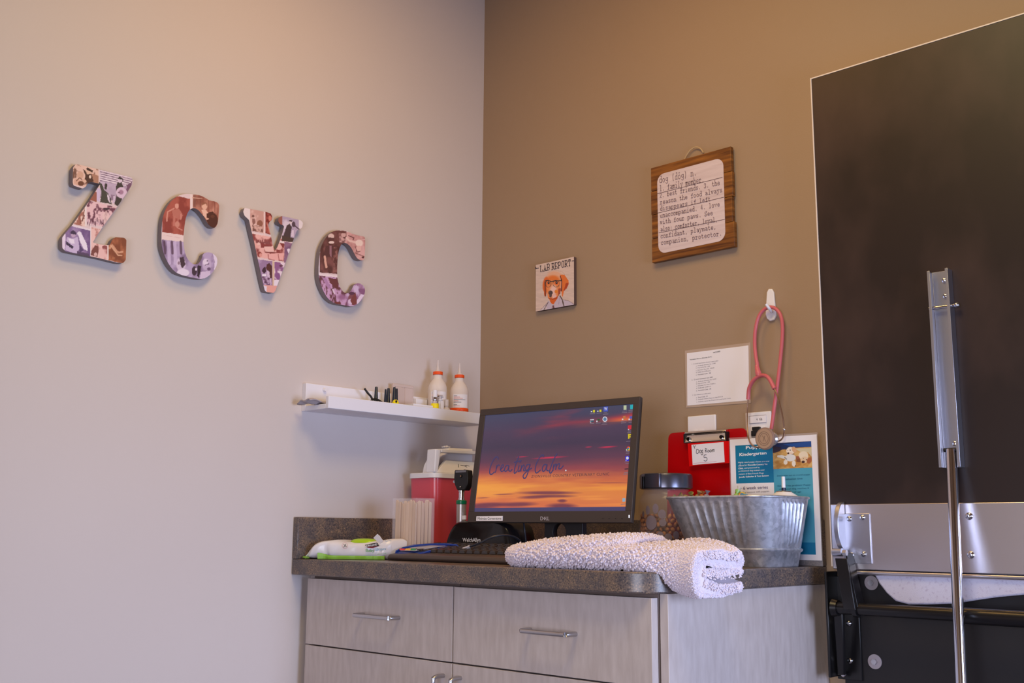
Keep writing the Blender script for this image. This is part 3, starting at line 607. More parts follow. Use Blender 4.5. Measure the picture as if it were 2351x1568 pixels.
# (drawn in the crop frame, rectified: the slant of the top edge is removed by shearing rows)
def sh(pts): return [(x, y-(330-.215*(x-90)-100)) if False else (x, y) for x, y in pts]
OR, DO, LO = (226,120,50), (150,60,28), (242,176,130)
def E(cx, cy, rx, ry, c, a=0, s=.15, al=1): cv.ell(cx, cy, rx, ry, c, a, s, al)
E(600,620,240,170,(228,176,148),0,.25); E(560,700,220,150,OR,0,.4); E(360,800,90,210,(222,110,50),8,.2); cv.poly([(320,700),(400,640),(400,900),(370,1100),(330,1100),(290,900)], (216,104,46)); cv.line([(345,760),(350,1090)],34,(120,54,34))
cv.poly([(740,560),(860,560),(960,700),(975,770),(930,880),(840,980),(815,1110),(790,1090),(775,900),(780,720)], (224,116,50)); cv.poly([(900,760),(975,770),(920,900),(830,980)], (176,66,30)); cv.line([(750,600),(790,720),(780,960)],26,(110,44,32))
cv.poly([(390,700),(760,700),(750,960),(660,1150),(560,1170),(420,1150),(380,900)], (230,140,84)); E(560,960,120,190,(236,196,190),10,.5); E(640,980,50,50,(230,134,50)); E(600,1110,80,60,(232,190,186),0,.4); cv.poly([(700,900),(770,900),(740,1040),(690,1060)], (150,56,34), .8)
cv.poly([(440,1140),(540,1160),(690,1090),(660,1220),(580,1310),(500,1270)], (214,98,30)); cv.line([(440,1150),(540,1170),(650,1150),(740,1020)],14,(140,52,34))
E(430,770,58,60,(226,120,60)); E(645,770,66,60,(230,120,60)); E(437,765,30,36,(60,40,44)); E(650,760,36,36,(60,40,44)); E(640,750,9,9,(230,220,220)); E(430,755,8,8,(230,220,220))
def ringl(cx, cy, rx, ry): cv.line([(cx+rx*math.cos(k*math.pi/12), cy+ry*math.sin(k*math.pi/12)) for k in range(25)],11,(70,58,60))
ringl(430,790,72,84); ringl(640,785,84,84); cv.line([(355,715),(430,705),(520,735),(600,715),(780,705)],24,(50,46,50)); cv.line([(340,730),(350,800)],14,(60,50,54))
E(490,1010,62,58,(78,64,66)); cv.poly([(455,1040),(530,1040),(520,1130),(460,1120)], (92,70,70)); E(470,990,14,8,(150,130,134))
cv.poly([(440,1200),(560,1320),(720,1080),(820,1180),(1000,1220),(1110,1300),(1110,1480),(220,1480),(300,1400)], (196,184,206)); cv.poly([(220,1440),(400,1260),(380,1480),(200,1480)], (212,198,208)); cv.line([(430,1240),(310,1440)],16,(80,60,66)); cv.line([(740,1090),(800,1180),(850,1370)],26,(82,66,60)); cv.line([(820,1180),(960,1210),(1100,1290)],8,(110,90,96)); cv.line([(560,1310),(470,1460)],8,(150,134,158)); cv.poly([(545,1330),(580,1330),(610,1460),(530,1470)], (110,72,84)); cv.line([(220,1440),(420,1250)],7,(120,96,104)); cv.line([(740,1120),(700,1300)],12,(166,146,178))
cv.line([(390,520),(500,470),(640,450),(800,480),(870,560)],6,(190,150,130))
# rectify the slant of the photographed rows
def rect(cvx):
    b = cvx.a.copy()
    for j in range(cvx.w):
        u = j/(cvx.w-1); top = (330-(330-105)*u-100)/cvx.k; bot = (1480-(1480-1310)*u-100)/cvx.k
        ii = np.clip((top+(bot-top)*np.linspace(0, 1, cvx.h)).astype(int), 0, cvx.h-1); b[:, j] = cvx.a[ii, j]
    cvx.a = b
rect(cv)
print_quad('dog_portrait', cv, (-.0116, yL, zT), (-.0116, yR, zT), (-.0116, yL, zB), paintmat('sign print', .6), t, 120, 140, label='painted dog in round glasses')
def lr(x, y): return at(1220+x/11.2, 580+y/11.2, 0, -.0121)
L = glyph_line('LAB', lr(215,500), lr(480,435), Vector((0,0,.0178)))+glyph_line('REPORT', lr(515,440), lr(1020,330), Vector((0,0,.0178)))
L += [[lr(95,415), lr(185,398)], [lr(95,370), lr(130,405)], [lr(1045,215), lr(1100,205)]]
strokes('lettering', L, .0022, (1,0,0), mat('worn charcoal ink', (72,60,72), .7), t)
# laminated sheet
t = thing('laminated_notice', 'laminated white sheet of small typed text taped to the brown wall', 'notice', (0, -.825, 1.29))
q = [at(x, y, 0, -.001) for x, y in ((1572,805),(1723,786),(1575,936),(1724,925))]
MB().prism([q[0], q[1], q[3], q[2]], (.0007, 0, 0)).build('plastic_sleeve', mat('laminate film', (182,160,144), .25), t, smooth=0)
q = [at(x, y, 0, -.0014) for x, y in ((1577,811),(1718,793),(1578,931),(1720,919))]
MB().prism([q[0], q[1], q[3], q[2]], (.0003, 0, 0)).build('paper_sheet', m_paper, t, smooth=0)
def nz_(x, y): return at(1560+x/8.711, 780+y/8.711, 0, -.0017)
rows = [('VACCINES',670,268,815,240,1),('Vaccination fees are offered by ZCVC:',205,412,650,352,1),('1.  6 month heartworm disease 2 pack is $51',245,500,775,432,0),('a.  Antibody detection fee  2,000',330,538,720,482,0),('b.  Dog vaccine Fee:  1,000',330,577,610,541,0),('c.  Distemper/ Parv shot:  1600,00',330,627,695,572,0),('d.  Profile with 3,578 and it',330,667,620,628,0),('e.  Vaccination Code:  188',330,712,625,673,0),
        ('2.  12 month heartworm with 2008',245,812,660,757,0),('a.  Antibody detection fee 10,000',335,855,735,795,0),('b.  Dog vaccine Fee:  1,000',335,895,608,856,0),('c.  Distemper Parv shot: 19,200 cc',335,940,720,885,0),('d.  Profile with 12,500 cc it',335,985,630,940,0),('e.  Vaccination Code:  178',335,1028,632,990,0),
        ('3.  One released care safety score',255,1122,625,1078,0),('a.  Snout Code: 161',335,1166,565,1137,0),('b.  Antibody release (Organics) dogs 3213.28',340,1212,865,1148,0),('c.  Antibody, vaccine fee 78 seasonal 2 pack by the 5 visits',340,1258,1025,1180,0)]
for s, x0_, y0_, x1_, y1_, bd in rows:
    h_ = 24
    text_quad('typed_text', s, [nz_(x0_, y0_-h_), nz_(x1_, y1_-h_), nz_(x0_, y0_+4), nz_(x1_, y1_+4)], m_ink if bd else m_greyink, t, bold=.01 if bd else 0)
# switch plates
def plate(pts, lab, name, cat):
    q = [at(x, y, 0, -.006) for x, y in pts]; yl, yr, zt = (q[0].y), (q[1].y), (q[0].z+q[1].z)/2
    t = thing(name, lab, cat, (0, (yl+yr)/2, zt-.114))
    MB().box((-.006, yr, zt-.114), (0, yl, zt)).build('wall_plate', m_whitep, t, .002); return t, yl, yr, zt
t, yl, yr, zt = plate(((1578,957),(1642,950)), 'white wall plate with small sockets just above the clipboard clip', 'data_outlet', 'wall outlet')
for k in range(2):
    MB().box((-.0085, yl-.03-.018*k, zt-.05), (-.006, yl-.018-.018*k, zt-.036)).build('jack', m_whitep, t, .0004)
    MB().box((-.0088, yl-.028-.018*k, zt-.047), (-.0084, yl-.020-.018*k, zt-.040)).build('jack_opening', m_black, t)
t, yl, yr, zt = plate(((1711,948),(1769,943)), 'white outlet plate behind the stethoscope with a black plug in it', 'power_outlet', 'wall outlet')
MB().box((-.0075, yr+.012, zt-.026), (-.006, yl-.012, zt-.010)).build('label_window', m_paper, t, .0003)
strokes('label_frame', [[(-.0078, yl-.011, zt-.009), (-.0078, yr+.011, zt-.009), (-.0078, yr+.011, zt-.027), (-.0078, yl-.011, zt-.027), (-.0078, yl-.011, zt-.009)]], .0008, (1,0,0), m_greyink, t)
strokes('label_print', glyph_line('4 th', (-.0079, yl-.03, zt-.020), (-.0079, yl-.046, zt-.020), (0,0,.005)), .0008, (1,0,0), m_ink, t)
MB().box((-.008, yr+.016, zt-.09), (-.006, yl-.016, zt-.035)).build('receptacle', m_whitep, t, .001)
pg = [at(*p, 0, -.03) for p in ((1724,989),(1741,986),(1744,994),(1734,998),(1729,1004),(1725,1006),(1724,998))]
t = thing('power_plug', 'small black angled plug in the outlet beside the stethoscope chestpiece', 'plug', (-.02, pg[0].y, pg[5].z))
MB().prism(pg, (.016, 0, 0)).build('plug_body', m_black, t, .001)
a = at(1735, 988, 0, -.012); MB().box(a+Vector((-.004,-.012,.0)), a+Vector((.004,.008,.008))).build('plug_cap', m_black, t, .001)
a = at(1724, 1006, 0, -.022); MB().tube([a, a+Vector((.002,0,-.03)), a+Vector((.004,.004,-.08))], .003).build('plug_cord', m_black, t)

# ---------------- hook and stethoscope
a = at(1771, 664, 0, -.004); b = at(1771, 737, 0, -.004)
t = thing('adhesive_hook', 'white plastic adhesive hook carrying the stethoscope', 'hook', (0, b.y, b.z))
MB().prism([(0, p.y, p.z) for p in (at(*q, 0, 0) for q in ((1763,672),(1767,664),(1775,664),(1779,672),(1784,725),(1780,735),(1770,738),(1763,732),(1760,722)))], (-.006, 0, 0)).build('hook_base', m_whitep, t, .002, seg=3)
hk = [at(1771,716,0,-.006)]+[at(*p, 0, x) for p, x in (((1770,714),-.016),((1766,708),-.026),((1762,703),-.030),((1759,698),-.032))]
MB().tube(smoothline(hk), .0035, 12).build('hook_arm', m_whitep, t)
def zs(x, y, d): return at(1540+x/3.7333, 640+y/3.7333, 0, d)
t = thing('stethoscope', 'pink stethoscope with gold ear tubes hanging from the white wall hook', 'stethoscope', zs(860, 240, -.02))
loop = [zs(*p) for p in ((745,820,-.035),(742,745,-.03),(728,660,-.026),(720,560,-.022),(724,450,-.020),(745,350,-.019),(775,290,-.018),(815,255,-.017),(860,243,-.017),(905,262,-.017),(940,310,-.018),(957,390,-.019),(957,500,-.02),(945,640,-.022),(930,780,-.026),(915,900,-.03),(900,1010,-.034),(885,1120,-.037),(872,1220,-.04),(862,1290,-.042))]
MB().tube(smoothline(loop), .0043, 14).build('tubing', m_pink, t)
st = [zs(*p) for p in ((738,745,-.03),(742,770,-.032),(748,800,-.035),(758,835,-.036))]
MB().tube(smoothline(st), [.0052]*4+[.0062]*4+[.0072]*4+[.006], 16).build('yoke_joint', m_pink, t)
MB().tube(smoothline([zs(*p) for p in ((755,836,-.037),(725,855,-.036),(695,890,-.034),(672,940,-.032),(666,990,-.03),(664,1035,-.029))]), .0047, 14).build('yoke_tube', m_pink, t)
MB().tube(smoothline([zs(*p) for p in ((755,836,-.037),(790,828,-.04),(825,838,-.044),(852,870,-.048),(872,910,-.051),(888,942,-.053))]), .0047, 14).build('yoke_tube', m_pink, t)
m_gold = mat('rose gold metal', (206,172,148), .25, 1)
MB().tube(smoothline([zs(*p) for p in ((663,1030,-.029),(656,1120,-.028),(655,1230,-.032),(660,1330,-.04),(678,1400,-.05),(712,1436,-.058),(760,1448,-.062))]), .0018, 10).build('ear_tube', m_gold, t)
MB().tube(smoothline([zs(*p) for p in ((886,938,-.053),(912,1000,-.055),(938,1090,-.056),(960,1190,-.056),(972,1290,-.055),(965,1350,-.052),(938,1385,-.05),(900,1395,-.05))]), .0018, 10).build('ear_tube', m_gold, t)
MB().sphere(zs(972,1290,-.055), .0034).build('ear_tip', m_chrome, t)
c = zs(812, 1370, -.085); nrm = Vector((-.99, .10, -.04)).normalized()
MB().lathe([(.0235,-.004),(.0250,-.002),(.0254,.002),(.0246,.0045),(.0222,.0048)], c, 44, nrm).build('chestpiece_rim', mat('taupe rubber ring', (150,122,108), .45), t)
MB().lathe([(.0220,0),(.0220,.0012)], c+nrm*.0045, 44, nrm).build('diaphragm', mat('tan diaphragm', (176,146,122), .5), t, label='tan diaphragm disc')
rg = []
ux = nrm.cross(Vector((0,0,1))).normalized(); uz = ux.cross(nrm)
cc = c+nrm*.006
ringp = lambda r: [cc+ux*(r*math.cos(k*math.pi/14))+uz*(r*math.sin(k*math.pi/14)) for k in range(29)]
strokes('diaphragm_mark', [ringp(.0115), ringp(.0155), [cc+ux*.004+uz*.007, cc-ux*.001, cc-ux*.005-uz*.007], [cc-ux*.003+uz*.006, cc+ux*.003-uz*.006]], .0009, nrm, mat('taupe ink', (128,100,86), .5), t, cap=False)
MB().lathe([(.0125,0),(.013,.003),(.011,.008),(.013,.012),(.016,.017),(.0155,.021),(.012,.022)], c-nrm*.006, 36, -nrm).build('bell', mat('pearl steel', (214,210,214), .22, .8), t)

# ================================================================== CLIPBOARD
def zc(x, y, d): return at(1500+x/8.2545, 960+y/8.2545, 0, d)
xt, xb = -.022, -.040
yl, yr, zt = zc(285,300,xt).y, zc(1768,200,xt).y, 1.229
t = thing('clipboard', 'red plastic clipboard with a handwritten room card, leaning on the brown wall', 'clipboard', (xb, (yl+yr)/2, .9145))
def cb(y, z, d=0): return Vector((xb+(xt-xb)*(z-.9145)/(zt-.9145)-d, y, z))
rr = .014; P = []
for k in range(6): a_ = math.radians(180-18*k); P.append((yl-rr-rr*math.cos(a_), zt-rr+rr*math.sin(a_)))
for k in range(6): a_ = math.radians(90-18*k); P.append((yr+rr-rr*math.cos(a_), zt-rr+rr*math.sin(a_)))
P += [(yr, .9145), (yl, .9145)]
MB().prism([cb(y, z) for y, z in P], (.004, 0, 0)).build('board', m_red, t, smooth=30)
cy0, cy1 = zc(612,300,-.03).y, zc(1395,300,-.03).y; cz1 = zc(1000,250,-.03).z; cz0 = zc(1000,460,-.03).z
mb = MB(); prof = [(.001, cz1+.002), (.010, cz1+.0015), (.0125, cz1-.002), (.0115, cz1-.005), (.0075, cz1-.007), (.0082, (cz0+cz1)/2), (.0100, cz0+.006), (.0118, cz0+.003), (.0112, cz0), (.001, cz0+.001)]
mb.prism([cb(cy0, z, d+.001) for d, z in prof], (0, cy1-cy0, 0)); mb.build('clip', mat('polished clip steel', (225,220,214), .24, 1), t, .0006)
for k, yy in enumerate((cy0-.012, cy1+.012)):
    p = cb(yy, (cz0+cz1)/2-.003, .0112); MB().cyl(p, p+Vector((-.004,0,0)), .0055, .0045).build('clip_rivet', m_chrome, t)
    e = (cy0+.0005, cy1-.0005)[k]; MB().box(cb(e-.002, cz0+.001, .0125)-Vector((0,0,0)), cb(e+.002, cz1-.004, .0005)).build('clip_end', m_black, t)
rf = [zc(x, y, -.036) for x, y in ((650,480),(1440,430),(1440,850),(680,915))]
MB().prism(rf, (.0015, 0, 0)).build('red_folder', mat('bright red plastic', (226,14,16), .3), t, smooth=0)
cdq = [zc(x, y, -.0385) for x, y in ((722,505),(1330,452),(1350,835),(745,888))]
MB().prism(cdq, (.0006, 0, 0)).build('room_card', m_paper, t, smooth=0)
zz = lambda pts: smoothline([zc(x, y, -.0389) for x, y in pts], 4)
hw = [[(820,600),(815,660),(845,665),(862,630),(850,595),(818,592)], [(885,605),(872,635),(885,660),(905,640),(900,605),(885,605)], [(935,600),(915,615),(915,650),(935,650),(932,690),(915,695),(905,670)], [(934,600),(936,660)],
      [(985,570),(985,650)], [(985,575),(1012,580),(1008,605),(985,612),(1018,645)], [(1040,605),(1028,630),(1045,645),(1060,625),(1050,603),(1040,605)], [(1080,600),(1068,625),(1085,642),(1100,622),(1092,600),(1080,600)], [(1112,598),(1114,640)], [(1114,610),(1128,595),(1134,635)], [(1134,605),(1150,588),(1156,632)],
      [(1005,692),(962,700)], [(962,700),(960,745),(995,740),(1020,765),(1012,800),(985,812),(958,800)], [(765,530),(775,550),(785,575)], [(800,518),(778,548)], [(758,525),(770,522)]]
strokes('handwriting', [zz(h_) for h_ in hw], .0011, (1,0,0), m_ink, t)
strokes('rule_line', [[zc(760,855,-.0388), zc(1195,822,-.0388)]], .0006, (1,0,0), mat('pink ink', (214,120,140), .6), t)

# ================================================================== PUPPY FLYER
def zp(x, y, d=-.0435): return at(1670+x/9.2217, 990+y/9.2217, 0, d)
t = thing('puppy_class_flyer', 'teal and white puppy class flyer in a clear sleeve standing behind the metal tub', 'flyer', (-.04, -.985, .9145))
q = [zp(x, y, -.0405) for x, y in ((40,170),(1930,50))]; br = at(1890, 1291, 0, -.0405)
MB().box((-.0425, br.y, .9145), (-.041, q[0].y, (q[0].z+q[1].z)/2+.003)).build('acrylic_sleeve', m_glassclear, t)
a0, a1 = zp(52,180,-.0432), zp(1890,65,-.0432); zt_ = (a0.z+a1.z)/2; zb_ = at(1884,1287,0,-.0432).z
ya, yb = a0.y, a1.y
MB().box((-.0432, yb, zb_), (-.0429, ya, zt_)).build('paper_sheet', m_paper, t)
hS = zt_-zb_; wS = ya-yb
def fb(name, u0, v0, u1, v1, m): return MB().box((-.0434, ya-wS*u1, zt_-hS*v1), (-.0433, ya-wS*u0, zt_-hS*v0)).build(name, m, t)
m_teal = mat('deep teal ink', (10,118,160), .5); m_aqua = mat('aqua ink', (76,160,186), .5)
p1 = zp(165,305); p2 = zp(985,1085); fu = lambda p: (ya-p.y)/wS; fv = lambda p: (zt_-p.z)/hS
u1, v1 = fu(p1), fv(p1); u2 = fu(zp(975,800)); v2 = fv(p2); u3 = fu(zp(1790,600)); v3 = fv(zp(1400,785)); v0 = fv(zp(1400,230))
fb('teal_block', u1, v1, u2, v2, m_teal); fb('aqua_block', u2, v3, u3, .86, m_aqua)
fb('teal_block', u2, .86, u3, .955, m_teal); fb('teal_block', u1, .80, u2-.02, .955, m_teal)
cv = Canvas(965, 190, 1795, 810, 5, (196,150,84))
cv.photo([(960,180),(1800,180),(1800,820),(960,820)], (184,128,60), (218,178,112), 8, 71, .3, .7)
cv.poly([(960,180),(1800,180),(1800,330),(1450,330),(1300,360),(1180,350),(970,430)], (34,50,92)); cv.poly([(1200,230),(1800,190),(1790,330),(1400,300)], (30,82,160), .8); cv.poly([(965,260),(1150,300),(1130,390),(970,430)], (56,40,50), .8)
cv.poly([(1440,340),(1795,350),(1795,560),(1720,450),(1560,430)], (208,196,160)); cv.line([(1080,510),(1230,530)],50,(226,214,196))
cv.ell(1350,390,100,95,(240,226,210)); cv.ell(1430,370,50,80,(216,170,130),-20); cv.ell(1340,470,70,40,(230,206,186)); cv.ell(1300,450,24,22,(60,36,34)); cv.ell(1345,375,14,12,(40,28,28)); cv.ell(1290,385,10,10,(60,44,40)); cv.line([(1320,500),(1420,470)],14,(90,70,60))
cv.ell(1340,560,130,90,(222,222,222)); cv.ell(1180,530,90,40,(226,220,210),20); cv.ell(1235,660,45,60,(230,220,206)); cv.ell(1410,700,45,80,(232,224,212)); cv.line([(1440,740),(1450,770)],16,(50,36,34)); cv.line([(1220,540),(1260,590)],14,(90,80,76))
cv.ell(1620,520,110,110,(232,216,190)); cv.ell(1640,620,90,80,(226,196,160)); cv.ell(1610,668,40,30,(70,40,40)); cv.ell(1620,590,10,10,(30,20,20)); cv.ell(1680,620,12,12,(50,30,30)); cv.ell(1740,640,55,80,(170,100,60),20); cv.poly([(1460,520),(1540,560),(1560,680),(1470,660)], (120,66,44), .8); cv.ell(1500,560,34,40,(160,90,60))
print_quad('puppy_photo', cv, (-.0436, ya-wS*u2, zt_-hS*v0), (-.0436, ya-wS*u3, zt_-hS*v0), (-.0436, ya-wS*u2, zt_-hS*v3), paintmat('flyer photo', .4), t, 160, 120, label='photo of two cream puppies on a rug')
m_wink = mat('white ink', (240,240,244), .5); m_tink = mat('dark teal ink', (20,84,120), .5)
def ft(s, x0, y0, x1, y1, h, m, bold=0, dr=0):
    q = [zp(x0, y0-h, -.0439), zp(x1, y1-h, -.0439), zp(x0, y0+dr, -.0439), zp(x1, y1+dr, -.0439)]
    text_quad('flyer_text', s, q, m, t, bold)
ft('Puppy', 390, 385, 740, 350, 68, m_wink, .02, 20); ft('Kindergarten', 255, 530, 828, 490, 66, m_wink, .025, 18)
for s, x0, y0, x1, y1, m, b in (('Highly rated puppy classes are now',228,680,890,650,m_wink,0),('offered at',232,740,410,728,m_wink,0),('Zionsville Country Vet',425,735,850,712,m_wink,.02),('Clinic,',230,805,340,797,m_wink,.02),('and presented by',360,797,685,782,m_wink,0),
    ('professional dog trainers and',236,862,780,835,m_wink,0),('owners of Best Friends Dogs:',240,926,775,900,m_wink,0),('Jonelle Gallagher & Tom Samson',243,990,875,955,m_wink,.02),
    ("Don't miss out on crucial puppy",1055,960,1745,930,m_tink,0),('socialization time',1150,1030,1590,1010,m_tink,0),('What if? No problem! Puppy',1055,1180,1760,1150,m_tink,0),('class until dog reaches 6',1100,1245,1725,1218,m_tink,0),('months of age',1190,1312,1565,1296,m_tink,0),('Six sessions with puppies',330,1312,885,1285,m_greyink,0)):
    ft(s, x0, y0, x1, y1, 34, m, b, 8)
ft('6 week series', 335, 1235, 858, 1215, 66, mat('plum ink', (84,66,104), .6), 0, 0)

# ================================================================== COUNTER AND CABINETS
CT, CE = .914, -1.095
R_ = .085; pts = [(-.019, 0), (-.648, 0), (-.648, CE+R_)]
for k in range(1, 12):
    a_ = math.radians(180+90*k/12); pts.append((-.648+R_+R_*math.cos(a_), CE+R_+R_*math.sin(a_)))
pts += [(-.648+R_, CE), (-.001, CE), (-.001, 0)]
t = thing('countertop', 'speckled brown laminate countertop with backsplash and rounded outer corner', 'countertop', (-.324, CE/2, CT-.038))
pts = [(-.002, -.002), (-.648, -.002)]+pts[2:-2]+[(-.002, CE)]
MB().prism([(x, y, CT) for x, y in pts], (0, 0, -.038)).build('worktop', m_granite, t, .003, smooth=40, seg=3)
MB().box((-.648, -.021, CT+.0002), (-.0215, -.002, CT+.1016)).build('backsplash', m_granite, t, .0015)
MB().box((-.021, CE, CT+.0002), (-.002, -.002, CT+.1016)).build('backsplash', m_granite, t, .0015)
CB = CT-.0385
def handle(parent, a, b, out):
    a, b, out = Vector(a), Vector(b), Vector(out); d = (b-a).normalized()*.009; o3 = out*.35
    pts = smoothline([a, a+out*.6, a+out*.93+d*.35, a+out+d*1.2, b+out-d*1.2, b+out*.93-d*.35, b+out*.6, b], 4)
    MB().tube(pts, .0046, 14).build('handle', m_nickel, parent, label='satin metal bar handle')
FX = -.62
def cabinet(y0, y1, hy, vh, lab):
    t = thing('base_cabinet', lab, 'cabinet', (-.3, (y0+y1)/2, .0))
    MB().box((FX+.021, y1+.001, .1), (-.025, y0-.001, CB)).build('carcass', mat('cabinet inside', (120,104,98), .6), t)
    MB().box((FX+.07, y1+.001, .0), (-.03, y0-.001, .0995)).build('toe_kick', m_black, t)
    d = MB().box((FX, y1+.0015, .7125), (FX+.019, y0-.0015, .868)).build('drawer', m_lam, t, .0008)
    handle(d, (FX, hy[0], .7935), (FX, hy[1], .7935), (-.03, 0, 0))
    d = MB().box((FX, y1+.0015, .105), (FX+.019, y0-.0015, .7095)).build('door', m_lam, t, .0008)
    handle(d, (FX, vh, .683), (FX, vh, .683-.13), (-.03, 0, 0))
    return t
cabinet(-.030, -.5515, (-.252,-.378), -.526, 'greige laminate cabinet under the left end of the counter beside the light wall')
cabinet(-.5525, -1.0715, (-.775,-.892), -.578, 'greige laminate cabinet under the right half of the counter, beside the plain end panel')
tag(MB().box((FX+.022, -1.0905, 0), (-.003, -1.0725, CB)).build('end_panel', m_lam, bevel=.0008), 'plain greige laminate side panel closing the right end of the counter base', 'cabinet panel')
tag(MB().box((FX+.03, -.0285, 0), (-.03, -.002, CB)).build('filler_strip', m_lam), 'narrow greige filler strip between the left cabinet and the light wall', 'cabinet panel')

# ================================================================== MONITOR
PH, TA, MW, MH = .09137673, .15859241, .4765, .2898
BLm = Vector((-.35, -.31347, 1.00572)); E_ = Vector((math.sin(PH), -math.cos(PH), 0)); NB = Vector((math.cos(PH), math.sin(PH), 0))
U_ = math.sin(TA)*NB+math.cos(TA)*Vector((0,0,1)); N_ = (E_.cross(U_)).normalized()   # N_ faces the room
if N_.x > 0: N_ = -N_
def mp_(u, v, d=0): return BLm+E_*(u*MW)+U_*(v*MH)+N_*d
def zm(x, y, d=.0006): return onplane(1060+x/4.4797, 890+y/4.4797, BLm+N_*(d-.002), N_)
Mm = Matrix((E_, U_, N_)).transposed().to_4x4(); Mm.translation = BLm
neck = mp_(.5, 0, -.06)
t = thing('computer_monitor', 'dark brown framed computer monitor showing a sunset desktop', 'monitor', (neck.x+.02, neck.y, CT))
bw, bb, bt = .0175, .0265, .0165
fr = MB()
fr.box((0,0,-.012), (MW,bb,0), Mm).box((0,MH-bt,-.012), (MW,MH,0), Mm).box((0,bb,-.012), (bw,MH-bt,0), Mm).box((MW-bw,bb,-.012), (MW,MH-bt,0), Mm)
bmesh.ops.remove_doubles(fr.bm, verts=fr.bm.verts[:], dist=1e-6)
fr.build('bezel', m_bezel, t, .001)
MB().box((.03,.03,-.045), (MW-.04,MH-.03,-.0122), Mm).build('rear_shell', m_blackgloss, t, .008, seg=3)
cv = Canvas(0, 0, 479, 279, 1, (70,64,90)); Xn, Yn = cv.X/479, cv.Y/279
def ramp(y, st):
    o_ = np.zeros(y.shape+(3,)); ys = [s[0] for s in st]
    for k in range(3): o_[..., k] = np.interp(y, ys, [s[1][k] for s in st])
    return o_
n1 = fnoise(480, 280, 4, 91, 5, .35); n2 = fnoise(480, 280, 10, 95, 4, .22); n3 = fnoise(480, 280, 18, 99, 3, .15)
n1 = n1.repeat(1, 0)
yy = Yn+(n1-.5)*.16-.05*(Xn-.5)
base = ramp(yy, [(0,(62,66,96)),(.2,(74,56,84)),(.35,(64,50,76)),(.5,(96,54,78)),(.6,(148,66,74)),(.68,(206,104,66)),(.76,(238,146,62)),(.88,(240,146,70)),(1,(214,100,70))])
cv.a = base
rs = np.clip((n2-.55)/.2, 0, 1)*np.exp(-((Yn-.12-.05*np.sin(Xn*5))/.09)**2)*np.clip(Xn*2-.3, 0, 1); cv.put(rs, (206,54,66))
wave = .21-.12*np.clip((Xn-.25)*1.2, 0, 1)+.02*np.sin(Xn*9); cv.put(np.exp(-((Yn-wave)/.035)**2)*np.clip((Xn-.2)*3, 0, 1)*.75*np.clip(n3*2.2-.5, 0, 1), (206,52,62))
w2_ = .14+.10*(1-Xn); cv.put(np.exp(-((Yn-w2_)/.022)**2)*np.clip((Xn-.6)*3, 0, 1)*.85*np.clip(n3*2.4-.5, 0, 1), (236,110,56))
for cx_, cy_, rx_, ry_ in ((.49,.475,.14,.012),(.86,.40,.07,.012),(.74,.39,.03,.01),(.3,.455,.05,.006)): cv.ell(cx_*479, cy_*279, rx_*479, ry_*279, (222,40,80), -1, .8, .9)
cv.put(np.clip((n2-.5)/.18, 0, 1)*np.clip((.62-Yn)*6, 0, 1)*np.clip((Yn-.45)*6, 0, 1)*.5, (170,58,76))
cv.put(np.clip((n2-.48)/.16, 0, 1)*np.clip((Yn-.60)*7, 0, 1)*np.clip((.9-Yn)*8, 0, 1)*.55, (250,170,70))
cv.put(np.clip((.5-n3)/.12, 0, 1)*np.clip((Yn-.62)*7, 0, 1)*.28, (190,84,62))
for cx_, cy_, rx_, ry_, al_ in ((.5,.82,.24,.022,.9),(.42,.86,.14,.02,.85),(.55,.855,.16,.018,.8),(.2,.825,.09,.008,.7),(.05,.86,.06,.008,.6),(.1,.93,.2,.03,.95),(.3,.93,.16,.03,.9),(.6,.95,.12,.035,.95),(.6,.90,.04,.02,.9),(.0,.955,.2,.03,.9),(.9,.74,.14,.006,.5)):
    cv.ell(cx_*479, cy_*279, rx_*479, ry_*279, (116,54,72), -1 if cx_ < .5 else 1, .6, al_)
cv.put((Yn > .963)*1., (66,60,104))
SCR0, SCR1, SCT, SCB = bw/MW, 1-bw/MW, 1-bt/MH, bb/MH
a, b, c = mp_(SCR0, SCT, -.002), mp_(SCR1, SCT, -.002), mp_(SCR0, SCB, -.002)
print_quad('screen', cv, a, b, c, paintmat('lit screen', .2, .88), t, 470, 270, label='lit screen with a sunset picture')
def emat(n, c, e=.8): return mat(n, c, .4, emit=e)
CR = [[(375,735),(372,718),(352,712),(325,745),(300,800),(288,850),(290,885),(310,890),(335,868)],[(360,800),(352,850),(345,870)],[(355,830),(375,795),(388,802)],[(395,845),(425,815),(428,795),(412,800),(400,830),(408,862),(435,850)],
[(480,800),(455,805),(440,840),(450,862),(475,840),(485,800),(482,845),(500,860),(518,840)],[(585,710),(555,790),(540,860),(545,882),(568,860)],[(540,768),(612,750)],[(590,800),(578,850),(590,862),(606,840)],[(598,768),(603,762)],[(615,800),(607,860)],[(610,835),(635,795),(643,812),(636,850),(652,855)],
[(702,790),(670,795),(655,830),(665,852),(690,830),(703,790),(685,860),(662,920),(640,932),(632,905),(660,870),(718,828)],[(840,712),(838,692),(815,700),(785,745),(762,800),(755,850),(770,878),(808,848)],[(870,790),(845,795),(828,830),(838,862),(862,840),(878,790),(872,842),(892,855)],
[(980,680),(945,740),(915,820),(903,862),(915,880),(937,850)],[(947,790),(938,852)],[(940,822),(968,785),(973,802),(965,842)],[(968,812),(998,780),(1006,796),(998,832),(1020,832),(1045,803)]]
strokes('script_lettering', [smoothline([zm(x, y, .0008) for x, y in s]) for s in CR], .0031, N_, emat('slate blue pixels', (66,60,108), .8), t, label='slate blue script reading Creating Calm')
